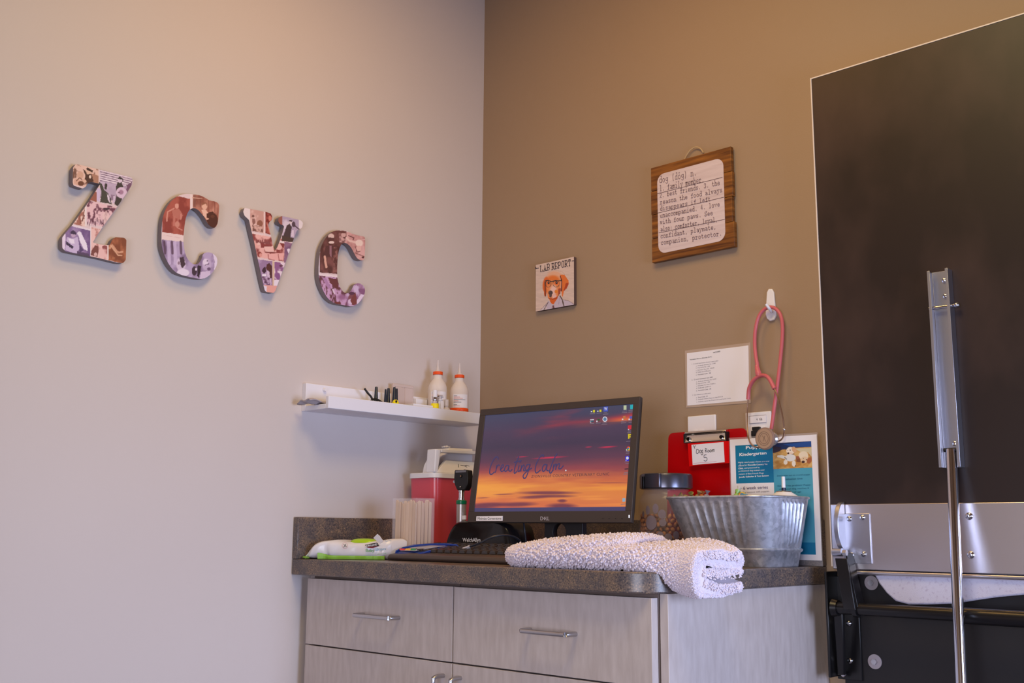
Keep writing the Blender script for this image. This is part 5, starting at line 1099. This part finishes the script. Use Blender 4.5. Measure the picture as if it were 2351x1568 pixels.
for lay in range(11):
    for rad, nn in ((jr-.0095, 19), (jr-.023, 8)):
        for k in range(nn):
            an = fd+math.radians(-128+256*(k+.5*(lay % 2))/nn)
            x, y, z = jc.x+rad*math.cos(an), jc.y+rad*math.sin(an), CT+.0095+lay*.0098+random.uniform(-.001, .001)
            if lay > 8 and random.random() < .25: continue
            if bis is None:
                mb = MB(); mb.sphere((0,0,0), .0068, (1,1,.62), 12); bis = mb.build('dog_biscuit', m_bis, None, local=True, smooth=60); o = bis
            else: o = bis.copy(); COL.objects.link(o)
            o.location = (x, y, z); o.rotation_euler = (random.uniform(-1.4,1.4), random.uniform(-1.4,1.4), random.uniform(0,6)); sc0 = random.uniform(.82, 1.0); o.scale = (sc0, sc0*random.uniform(.85,1), sc0)
            tag(o, 'small round brown dog biscuit inside the clear jar', 'dog biscuit', 'dog biscuits in the jar'); cnt += 1

# ================================================================== GALVANISED TUB
t = thing('galvanised_tub', 'ribbed galvanised metal tub on the counter beside the jar', 'tub', (-.14, -.97, CT))
def tubring(z, inset=0, rib=0, n=288):
    s = (z-CT)/.146; x0, x1 = -.213+(-.262+.213)*s+inset, -.060+(-.0462+.060)*s-inset; y0, y1 = -1.076+(-1.104+1.076)*s+inset, -.872+(-.828+.872)*s-inset
    r = .045+.012*s; P = []
    per = []
    cs_ = [(x1-r, y1-r, 0), (x0+r, y1-r, 90), (x0+r, y0+r, 180), (x1-r, y0+r, 270)]
    # walk: straight sides get ribs, corners stay plain
    m = n//8
    for q_, (cx_, cy_, a0) in enumerate(cs_):
        for k in range(m): an = math.radians(a0+90*k/m); P.append(Vector((cx_+r*math.cos(an), cy_+r*math.sin(an), z)))
        nx_ = cs_[(q_+1) % 4]; an = math.radians(a0+90); A_ = Vector((cx_+r*math.cos(an), cy_+r*math.sin(an), z)); B_ = Vector((nx_[0]+r*math.cos(an), nx_[1]+r*math.sin(an), z)); no = Vector((math.cos(an), math.sin(an), 0))
        nr = 7 if q_ in (1, 3) else 6
        for k in range(m):
            u = k/m; w = max(0, math.cos(2*math.pi*u*nr+math.pi))**1.5 if 0.02 < u < .98 else 0
            P.append(A_.lerp(B_, u)+no*(w*rib*.0035))
    return P
zr = [(.0006,0,0),(.001,0,0),(.030,-.0002,0),(.0335,-.0035,0),(.037,-.0035,0),(.040,0,0),(.046,0,.0),(.052,0,1),(.09,0,1),(.132,0,1),(.137,0,.3),(.139,0,0),(.1445,0,0)]
rings_o = [tubring(CT+a_, b_, c_) for a_, b_, c_ in zr]
rings_i = [tubring(CT+a_, .0022+max(0, 0), c_) for a_, b_, c_ in zr[::-1] if a_ > .003]
mb = MB(); mb.rings(rings_o+rings_i, cap=True); mb.build('tub_wall', m_galv, t, smooth=50)
rim = tubring(CT+.1465); MB().tube(rim[::2], .0030, 10, closed=True).build('rolled_rim', m_galv, t, smooth=60)
# vertical seam on the room side
sy_ = at(1640, 1250, 0, -.235)
MB().tube([Vector((-.2265, -.965, CT+.042)), Vector((-.2595, -.985, CT+.142))], .0012, 6).build('side_seam', m_galv, t)
# things in the tub
zt0 = CT+.146
def in_tub(px, py, x): return at(px, py, 0, x)
treats = [((1560,1139.5),-.10,(206,186,90)),((1574,1138.5),-.13,(176,150,80)),((1588,1139),-.09,(190,176,96)),((1600,1138),-.12,(160,126,84)),((1610,1138.5),-.10,(196,120,70)),((1622,1138),-.12,(150,132,150)),((1693,1129),-.10,(232,232,228)),((1690,1136),-.13,(150,200,110)),((1700,1135),-.12,(224,140,60)),((1706,1132),-.10,(226,196,80)),((1712,1136),-.12,(90,160,200))]
nm2 = {(206,186,90):'pale yellow',(176,150,80):'ochre',(190,176,96):'dull yellow',(160,126,84):'tan',(196,120,70):'rust',(150,132,150):'mauve',(232,232,228):'white',(150,200,110):'light green',(224,140,60):'orange',(226,196,80):'golden',(90,160,200):'sky blue'}
for k, (p, x, c_) in enumerate(treats):
    q = in_tub(*p, x); w = MB(); r_ = .0075
    grp = 'left' if p[0] < 1650 else 'middle'
    w.sphere((0,0,0), r_, (1,1,.75), 12)
    o = w.build('wrapped_treat', mat('wrapper %d' % k, c_, .3), None, local=True, smooth=60); o.location = q-Vector((0,0,.003))
    wr_ = MB()
    for sg in (-1, 1): wr_.lathe([(.0015,0),(.006,.008),(.0065,.009)], Vector((0, sg*r_*.85, 0)), 10, (0, sg, .2))
    wr_.build('twisted_end', mat('wrapper %d' % k, c_), o, local=True, smooth=20)
    o.rotation_euler = (.3*k, .2, 1.1*k)
    tag(o, 'small %s wrapped treat peeping over the %s of the tub rim' % (nm2[c_], grp), 'treat', 'wrapped treats in the tub')
fill = MB(); fz = CT+.10
fill.rings([rrect(-.205, -1.065, -.070, -.885, .035, CT+.05), rrect(-.222, -1.08, -.062, -.868, .04, fz)])
o = fill.build('treat_filling', mat('mixed wrappers', (170,150,90), .5, noise=((90,120,150), 60, ONE, .45, .55)), smooth=30); o['kind'] = 'stuff'
tag(o, 'mixed wrapped treats filling the lower part of the galvanised tub', 'treats')
bt_ = in_tub(1800, 1142, -.12); 
t = thing('squeeze_bottle', 'white squeeze bottle with a narrow nozzle standing in the tub', 'bottle', (bt_.x, bt_.y, fz))
tz = lambda y: in_tub(1800, y, -.12).z-fz
MB().lathe([(.034,.001),(.036,.004),(.036,tz(1147)),(.030,tz(1139)),(.018,tz(1131)),(.0165,tz(1129.5))], (bt_.x, bt_.y, fz), 44).build('bottle_body', m_whitep, t, smooth=60)
MB().lathe([(.0165,tz(1129.4)),(.016,tz(1127.5)),(.0055,tz(1126))], (bt_.x, bt_.y, fz), 36).build('collar', m_nickel, t)
MB().lathe([(.0046,tz(1125.9)),(.0046,tz(1119.5))], (bt_.x, bt_.y, fz), 24).build('nozzle_band', mat('navy band', (22,26,60), .3), t, label='navy band')
MB().lathe([(.0042,tz(1119.4)),(.0038,tz(1095)),(.0034,tz(1094))], (bt_.x, bt_.y, fz), 24).build('nozzle', m_whitep, t)

# ================================================================== TOWEL
def build_towel():
    t = thing('fleece_towel', 'folded fluffy pale lavender towel hanging over the rounded counter corner', 'towel', (-.54, -.9, CT))
    m_tow = mat('lavender fleece', (226,214,226), .9, sheen=.2)
    m_lin = mat('smooth towel backing', (220,210,226), .9)
    # spine: centre, half width, half thickness, vertical tilt of the section
    S = [(-.550,-.700,.936,.050,.014,0),(-.550,-.712,.937,.072,.019,0),(-.548,-.74,.938,.084,.0225,0),(-.543,-.82,.9395,.090,.0245,0),(-.537,-.92,.9395,.090,.0245,0),(-.532,-1.00,.9395,.088,.0245,.03),(-.532,-1.05,.937,.082,.029,.10),(-.535,-1.09,.931,.075,.035,.14),(-.540,-1.125,.923,.069,.041,.12),(-.546,-1.150,.917,.066,.044,.06),(-.550,-1.168,.914,.064,.042,.02)]
    # comb shaped section (w: -1 towards the room, +1 back): three layers joined on the room side
    def section(f):
        pts = []
        def arc(cx, cz, rx, rz, a0, a1, n):
            for k in range(n+1):
                a = math.radians(a0+(a1-a0)*k/n); pts.append((cx+rx*math.cos(a), cz+rz*math.sin(a)))
        g = .07*f                                            # slit opening
        arc(-.62, 0, .38, 1.0, 180+78, 180-78, 12)           # closed fold
        arc(.0, .0, .9, 1.0, 100, 60, 5)
        arc(.74, .50, .26, .46, 80, -80, 10)                   # end of the top layer
        pts += [(.4,.24-g),(.0,.25-g),(-.45,.34),(-.56,.28),(-.45,.20),(.0,.12)]
        arc(.80, .03, .17, .12+.02*f, 60, -60, 6)            # end of the middle layer
        pts += [(.4,-.13-g*.5),(.0,-.14-g),(-.4,-.10),(-.52,-.16),(-.4,-.24),(.0,-.36-g*1.4),(.4,-.42-g)]
        arc(.80, -.62, .14, .22, 70, -80, 7)                 # end of the bottom layer
        arc(.0, .0, .9, 1.0, -68, -100, 4)
        return pts
    rings = []
    P = [Vector(s[:3]) for s in S]; sp = smoothline(P, 4); wid = np.interp(np.linspace(0, len(S)-1, len(sp)), range(len(S)), [s[3] for s in S]); thk = np.interp(np.linspace(0, len(S)-1, len(sp)), range(len(S)), [s[4] for s in S]); til = np.interp(np.linspace(0, len(S)-1, len(sp)), range(len(S)), [s[5] for s in S])
    n = len(sp)
    for i in range(n):
        d = (sp[min(i+1, n-1)]-sp[max(i-1, 0)]); d.z = 0; d.normalize(); w_ = Vector((-d.y, d.x, 0));
        if w_.x < 0: w_ = -w_
        f = max(0, (i/n-.75)/.25); rr_ = []
        for (a, b) in section(f):
            p = sp[i]+w_*(a*wid[i])+Vector((0,0,1))*(b*thk[i]+til[i]*a*wid[i]*1.0)
            rr_.append(p)
        rings.append(rr_)
    for rr_ in rings:
        for p in rr_:
            cut = p.x < -.563 and p.y < -1.01 and math.hypot(p.x+.563, p.y+1.01) > .089
            if p.y > CE-.004 and p.x > -.652 and not cut and p.z < CT+.0012: p.z = CT+.0012
    mb = MB(); mb.rings(rings); body = mb.build('towel_body', m_tow, t, smooth=80)
    # upper folded flap over the left half
    fl_ = []
    F = [(-.552,-.715,.9395,.045,.012),(-.550,-.73,.944,.068,.016),(-.548,-.78,.950,.080,.0185),(-.54,-.85,.955,.084,.020),(-.532,-.92,.9585,.084,.0205),(-.522,-.965,.960,.082,.0205),(-.518,-.985,.960,.078,.018),(-.516,-.995,.959,.070,.013)]
    sp2 = smoothline([Vector(f[:3]) for f in F], 4)
    ii = np.linspace(0, len(F)-1, len(sp2)); w2 = np.interp(ii, range(len(F)), [f[3] for f in F]); t2 = np.interp(ii, range(len(F)), [f[4] for f in F])
    rr2 = []
    for i, p in enumerate(sp2):
        rr2.append([p+Vector((w2[i]*math.copysign(abs(math.cos(a))**.7, math.cos(a)), .012*math.cos(a), t2[i]*math.copysign(abs(math.sin(a))**.8, math.sin(a)))) for a in (2*math.pi*k/28 for k in range(28))])
    flap = MB().rings(rr2).build('folded_flap', m_tow, t, smooth=80)
    # pile: short curly tufts grown on the outer surface
    def tufts(name, rings, count, keep, seed, size, cap=False):
        R = np.random.default_rng(seed); mb = MB(); bm = mb.bm; NR, NP = len(rings), len(rings[0]); made = 0
        for _ in range(count*6):
            if made >= count: break
            u = R.random()*(NR-1.001); v = R.random()*NP; i = int(u); j = int(v); fu, fv = u-i, v-j
            a, b, c, d = rings[i][j], rings[i][(j+1) % NP], rings[i+1][j], rings[i+1][(j+1) % NP]
            # area weighting
            ar = (b-a).cross(c-a).length
            if R.random() > ar/2.6e-5: continue
            p = (a*(1-fv)+b*fv)*(1-fu)+(c*(1-fv)+d*fv)*fu; nn = (b-a).cross(c-a).normalized()
            ctr = sum(rings[i], Vector())/NP
            if nn.dot(p-ctr) < 0: nn = -nn
            sc_ = keep(u/(NR-1), j/NP, p, nn)
            if not sc_ : continue
            L = size*1.0*sc_*(.7+.6*R.random()); r = size*.37*(.8+.4*R.random())*(.5+.5*sc_)
            ax_ = (nn*.75+Vector(R.normal(0, .42, 3))+Vector((0,0,-.55))).normalized(); tx = ax_.orthogonal().normalized(); ty = ax_.cross(tx)
            base = p-nn*.001; rr_ = []
            for h_, q_ in ((0, .8), (.45, 1.0), (.88, .88)):
                rr_.append([bm.verts.new(base+ax_*(L*h_)+(tx*math.cos(k*2*math.pi/5)+ty*math.sin(k*2*math.pi/5))*r*q_) for k in range(5)])
            tip = bm.verts.new(base+ax_*L*1.08)
            for k in range(5):
                k2 = (k+1) % 5
                bm.faces.new((rr_[0][k], rr_[0][k2], rr_[1][k2], rr_[1][k])); bm.faces.new((rr_[1][k], rr_[1][k2], rr_[2][k2], rr_[2][k])); bm.faces.new((rr_[2][k], rr_[2][k2], tip))
            made += 1
        if cap:                                              # short nap on the cut end of the folds
            Lr = rings[-1]; C0 = sum(Lr, Vector())/NP; axe = (rings[-1][0]-rings[-2][0]).normalized()
            area2 = sum(((Lr[k]-C0).cross(Lr[(k+1) % NP]-C0)).dot(axe) for k in range(NP)); sg = 1 if area2 > 0 else -1
            for _ in range(5000):
                j = R.integers(NP); a, b = Lr[j], Lr[(j+1) % NP]
                if (b-a).length < 1e-6 or R.random() > (b-a).length/.012: continue
                tg = (b-a).normalized(); inn = axe.cross(tg)*sg
                base = a.lerp(b, R.random())+inn*R.random()*.017; ax_ = (axe*.8+Vector(R.normal(0, .4, 3))+Vector((0,0,-.2))).normalized(); tx = ax_.orthogonal().normalized(); ty = ax_.cross(tx); rr_ = []
                L = size*.42*(.7+.6*R.random()); r = size*.2
                for h_, q_ in ((-.1, .8), (.6, 1.0)):
                    rr_.append([bm.verts.new(base+ax_*(L*h_)+(tx*math.cos(k*2*math.pi/5)+ty*math.sin(k*2*math.pi/5))*r*q_) for k in range(5)])
                tip = bm.verts.new(base+ax_*L)
                for k in range(5):
                    k2 = (k+1) % 5; bm.faces.new((rr_[0][k], rr_[0][k2], rr_[1][k2], rr_[1][k])); bm.faces.new((rr_[1][k], rr_[1][k2], tip))
        o = mb.build(name, m_tow, t, smooth=180, fix=False); o['kind'] = 'stuff'; return o
    def keep1(u, v, p, nn):
        if v > .42 and v < .86: return 0                     # inside of the folds
        if p.z < CT+.003 and p.x > -.625 and p.y > CE+.03: return 0
        long = 1.0 if u < .62 else max(.42, 1-(u-.62)*2.4)
        if nn.z > .75: long *= .75
        if u > .9 and v > .3 and v < .42: long = .4
        return long
    tufts('fleece_pile', rings, 15000, keep1, 1, .0068, True)
    tufts('flap_pile', rr2, 6000, lambda u, v, p, nn: .85 if nn.z > -.5 else 0, 2, .0066)
build_towel()

# ================================================================== FOLD-DOWN EXAM TABLE
PX = -.055
t = thing('fold_down_exam_table', 'dark wall-mounted exam table folded up flat against the brown wall', 'exam table', (0, -1.4, .65))
yl = at(1863,180,0,PX).y; ztp = at(1863,182,0,PX).z; zbd = at(1911,1158,0,PX).z; zbb = at(2050,1310,0,PX).z
yr = -1.70
MB().box((PX, yr, zbb), (PX+.032, yl, ztp)).build('table_top', m_dark, t, .0008)
m_edge = mat('pale edge trim', (226,214,208), .35)
MB().box((PX-.0012, yl, zbb+.005), (PX+.033, yl+.0028, ztp+.003)).build('edge_trim', m_edge, t)
MB().box((PX-.0008, yr, ztp+.0002), (PX+.033, yl, ztp+.003)).build('edge_trim', m_edge, t)
bnd = MB().box((PX-.004, yr, zbb), (PX-.0003, yl-.002, zbd)).build('steel_band', m_steel, t, .0012)
zr_ = at(2050,1322,0,PX).z
MB().cyl((PX+.002, yr, zbb-.006), (PX+.002, yl-.045, zbb-.006), .0052).build('hinge_rod', m_steel, t)
def bolt(px, py, x, r, par, h_=.0045):
    p = at(px, py, 0, x); MB().lathe([(r,0),(r*.97,h_*.4),(r*.7,h_*.85),(r*.35,h_)], p, 22, (-1,0,0)).build('bolt', m_chrome, par, smooth=60)
for p in ((2225,1185),(2229,1274)): bolt(*p, PX-.004, .0075, t)
# hinge bracket: plate and standing half-disc flange
b0 = at(1962,1178,0,PX-.0045); b1 = at(1995,1294,0,PX-.0045)
br_ = MB().box((PX-.0075, at(1997,1180,0,PX-.0045).y, at(1990,1294,0,PX-.0045).z), (PX-.0042, at(1935,1180,0,PX-.0045).y, at(1990,1179,0,PX-.0045).z)).build('hinge_bracket', m_alu, t, .0008)
for p in ((1980,1188),(1983,1272),(1950,1191),(1954,1274)): bolt(*p, PX-.0076, .0058, br_)
ff = yl-.036
half = []
for k in range(15):
    an = math.radians(90-180*k/14); half.append(Vector((PX-.008-.032*math.cos(an), ff, 1.000+.052*math.sin(an))))
MB().prism([(PX-.006, ff, 1.052)]+half+[(PX-.006, ff, .948)], (0, .010, 0)).build('hinge_flange', m_alu, br_, .001)
# black wall frame below
zlo = .40
def frame_part(name, *a, **k): return MB().box(a[0], a[1]).build(name, k.get('m', m_blackmetal), t, k.get('bevel', .0015))
frame_part('mounting_board', (-.022, yr, zlo), (-.001, at(1940,1560,0,-.022).y, .905), m=mat('black mounting board', (24,20,22), .5))
yA = at(1905,1420,0,-.05).y; yB = at(1972,1420,0,-.03).y
frame_part('side_plate', (-.028, yB, at(1940,1560,0,-.028).z), (-.0225, yA-.001, .895))
frame_part('side_web', (-.075, yA-.010, at(1920,1555,0,-.06).z), (-.024, yA-.004, at(1910,1312,0,-.06).z))
# inclined arm from the bracket to the pivot tube
def arm(a, b, w, d):
    a, b = Vector(a), Vector(b); mb = MB()
    mb.prism([a+Vector((0,w/2,0)), a-Vector((0,w/2,0)), b-Vector((0,w/2,0)), b+Vector((0,w/2,0))], (d, 0, 0)); return mb
pa = at(1930,1282,0,-.100); pb = at(1950,1400,0,-.110)
arm(pa, pb, .026, .006).build('folding_arm', m_blackmetal, t, .001)
pa2 = at(1940,1270,0,-.092); pb2 = at(1968,1400,0,-.102)
MB().prism([pa2, pa2+Vector((0,-.003,0)), pb2+Vector((0,-.003,0)), pb2], (.030, 0, 0)).build('arm_web', m_blackmetal, t, .0005)
MB().cyl(at(1913,1268,0,-.090), at(1934,1268,0,-.090), .0085).build('pivot_bush', m_alu, t)
p = at(1938,1269,0,-.097); MB().cyl(p+Vector((0,.002,0)), p-Vector((0,.006,0)), .0065, seg=6).build('pivot_nut', m_nickel, t)
ty = at(1960,1403,0,-.09); zt_b = .832
tb = at(1955,1400,0,-.09); tz_ = at(2120,1407,0,-.09).z
MB().cyl((-.09, yr, tz_), (-.09, at(1925,1400,0,-.09).y, tz_), .0125).build('cross_tube', m_blackmetal, t)
MB().cyl((-.09, yr, tz_-.001), (-.09, at(2215,1407,0,-.09).y, tz_-.001), .0155).build('tube_sleeve', m_blackmetal, t)
MB().cyl((-.09, at(1962,1400,0,-.09).y, tz_), (-.09, at(1972,1400,0,-.09).y, tz_), .017).build('tube_collar', m_blackmetal, t)
MB().cyl((-.09, at(1914,1400,0,-.09).y, tz_), (-.09, at(1926,1400,0,-.09).y, tz_), .019, .016).build('tube_boss', m_blackmetal, t)
MB().prism([at(1914,1410,0,-.082), at(1934,1405,0,-.082), at(1938,1550,0,-.06), at(1922,1550,0,-.06)], (.012, 0, 0)).build('lower_strut', m_blackmetal, t, .002)
for p_, xx in (((1949,1431),-.029),((1952,1517),-.029),((1937,1548),-.040)): bolt(*p_, xx, .0062, t)
for p_ in ((2001,1338),(2009,1519)):
    c_ = at(*p_, 0, -.0225); w_ = MB().cyl(c_, c_-Vector((.0018,0,0)), .0150, seg=32).build('washer', mat('grey washer', (170,160,164), .4, .3), t)
    MB().cyl(c_-Vector((.002,0,0)), c_-Vector((.007,0,0)), .0062, seg=6).build('washer_bolt', m_nickel, w_)
# support leg
chn = at(2190,640,0,PX)
def ch(px, py, x=PX-.001): return at(px, py, 0, x)
c0, c1 = ch(2169,620), ch(2183,1074)
yc = (c0.y+c1.y)/2; hw_, dp_, th_ = .0215, .024, .003
cz1_, cz0_ = ch(2170,622).z, ch(2185,1074).z
cmb = MB(); X_ = PX-.0005
P2 = [(X_, yc+hw_), (X_-dp_, yc+hw_), (X_-dp_, yc+hw_-.006), (X_-dp_+th_, yc+hw_-.006), (X_-dp_+th_, yc+hw_-th_), (X_-th_, yc+hw_-th_), (X_-th_, yc-hw_+th_), (X_-dp_+th_, yc-hw_+th_), (X_-dp_+th_, yc-hw_+.006), (X_-dp_, yc-hw_+.006), (X_-dp_, yc-hw_), (X_, yc-hw_)]
cmb.prism([(x, y, cz0_) for x, y in P2], (0, 0, cz1_-cz0_)); chobj = cmb.build('leg_channel', m_alu, t, .0005, label='aluminium channel holding the folded leg')
for py in (645, 681, 1020):
    zc_ = ch(2166, py).z; MB().lathe([(.0048,0),(.0045,.003),(.002,.0045)], (X_-th_-.0002, yc-.006, zc_), 18, (-1,0,0)).build('channel_screw', m_chrome, chobj)
zp_ = ch(2170, 707).z
MB().cyl((X_-dp_*.6, yc+hw_+.003, zp_), (X_-dp_*.6, yc-hw_-.008, zp_), .0036).build('pivot_pin', m_chrome, chobj)
MB().sphere((X_-dp_*.6, yc-hw_-.010, zp_), .0058).build('pin_head', m_nickel, chobj)
lgx = -.112
la = Vector((X_-.013, yc-.001, cz0_+.035)); lb = at(2207, 1568, 0, -.155); ld = (lb-la).normalized()
MB().tube([la, la+ld*.03, lb+ld*.28], .0105, 24).build('support_leg', m_chrome, t, smooth=60, label='chrome support leg')
MB().cyl(la+Vector((0,.014,.0)), la-Vector((0,.014,0)), .004).build('leg_pivot', m_black, t)

# towel-like white pad behind the hinge
pd = [(2005,1316),(2018,1340),(2035,1362),(2055,1380),(2085,1388),(2130,1388),(2190,1386),(2240,1378),(2290,1371),(2345,1366),(2420,1360),(2420,1316)]
mb = MB(); mb.prism([at(x, y, 0, -.050) for x, y in pd], (.022, 0, 0))
o = mb.build('woven_pad', mat('white woven mesh', (206,202,220), .8, bump=(900, .6, ONE), noise=((182,172,196), 160, ONE, .55, .75)), bevel=.004, seg=3)
tag(o, 'white woven pad tucked under the steel band of the folded exam table', 'pad')
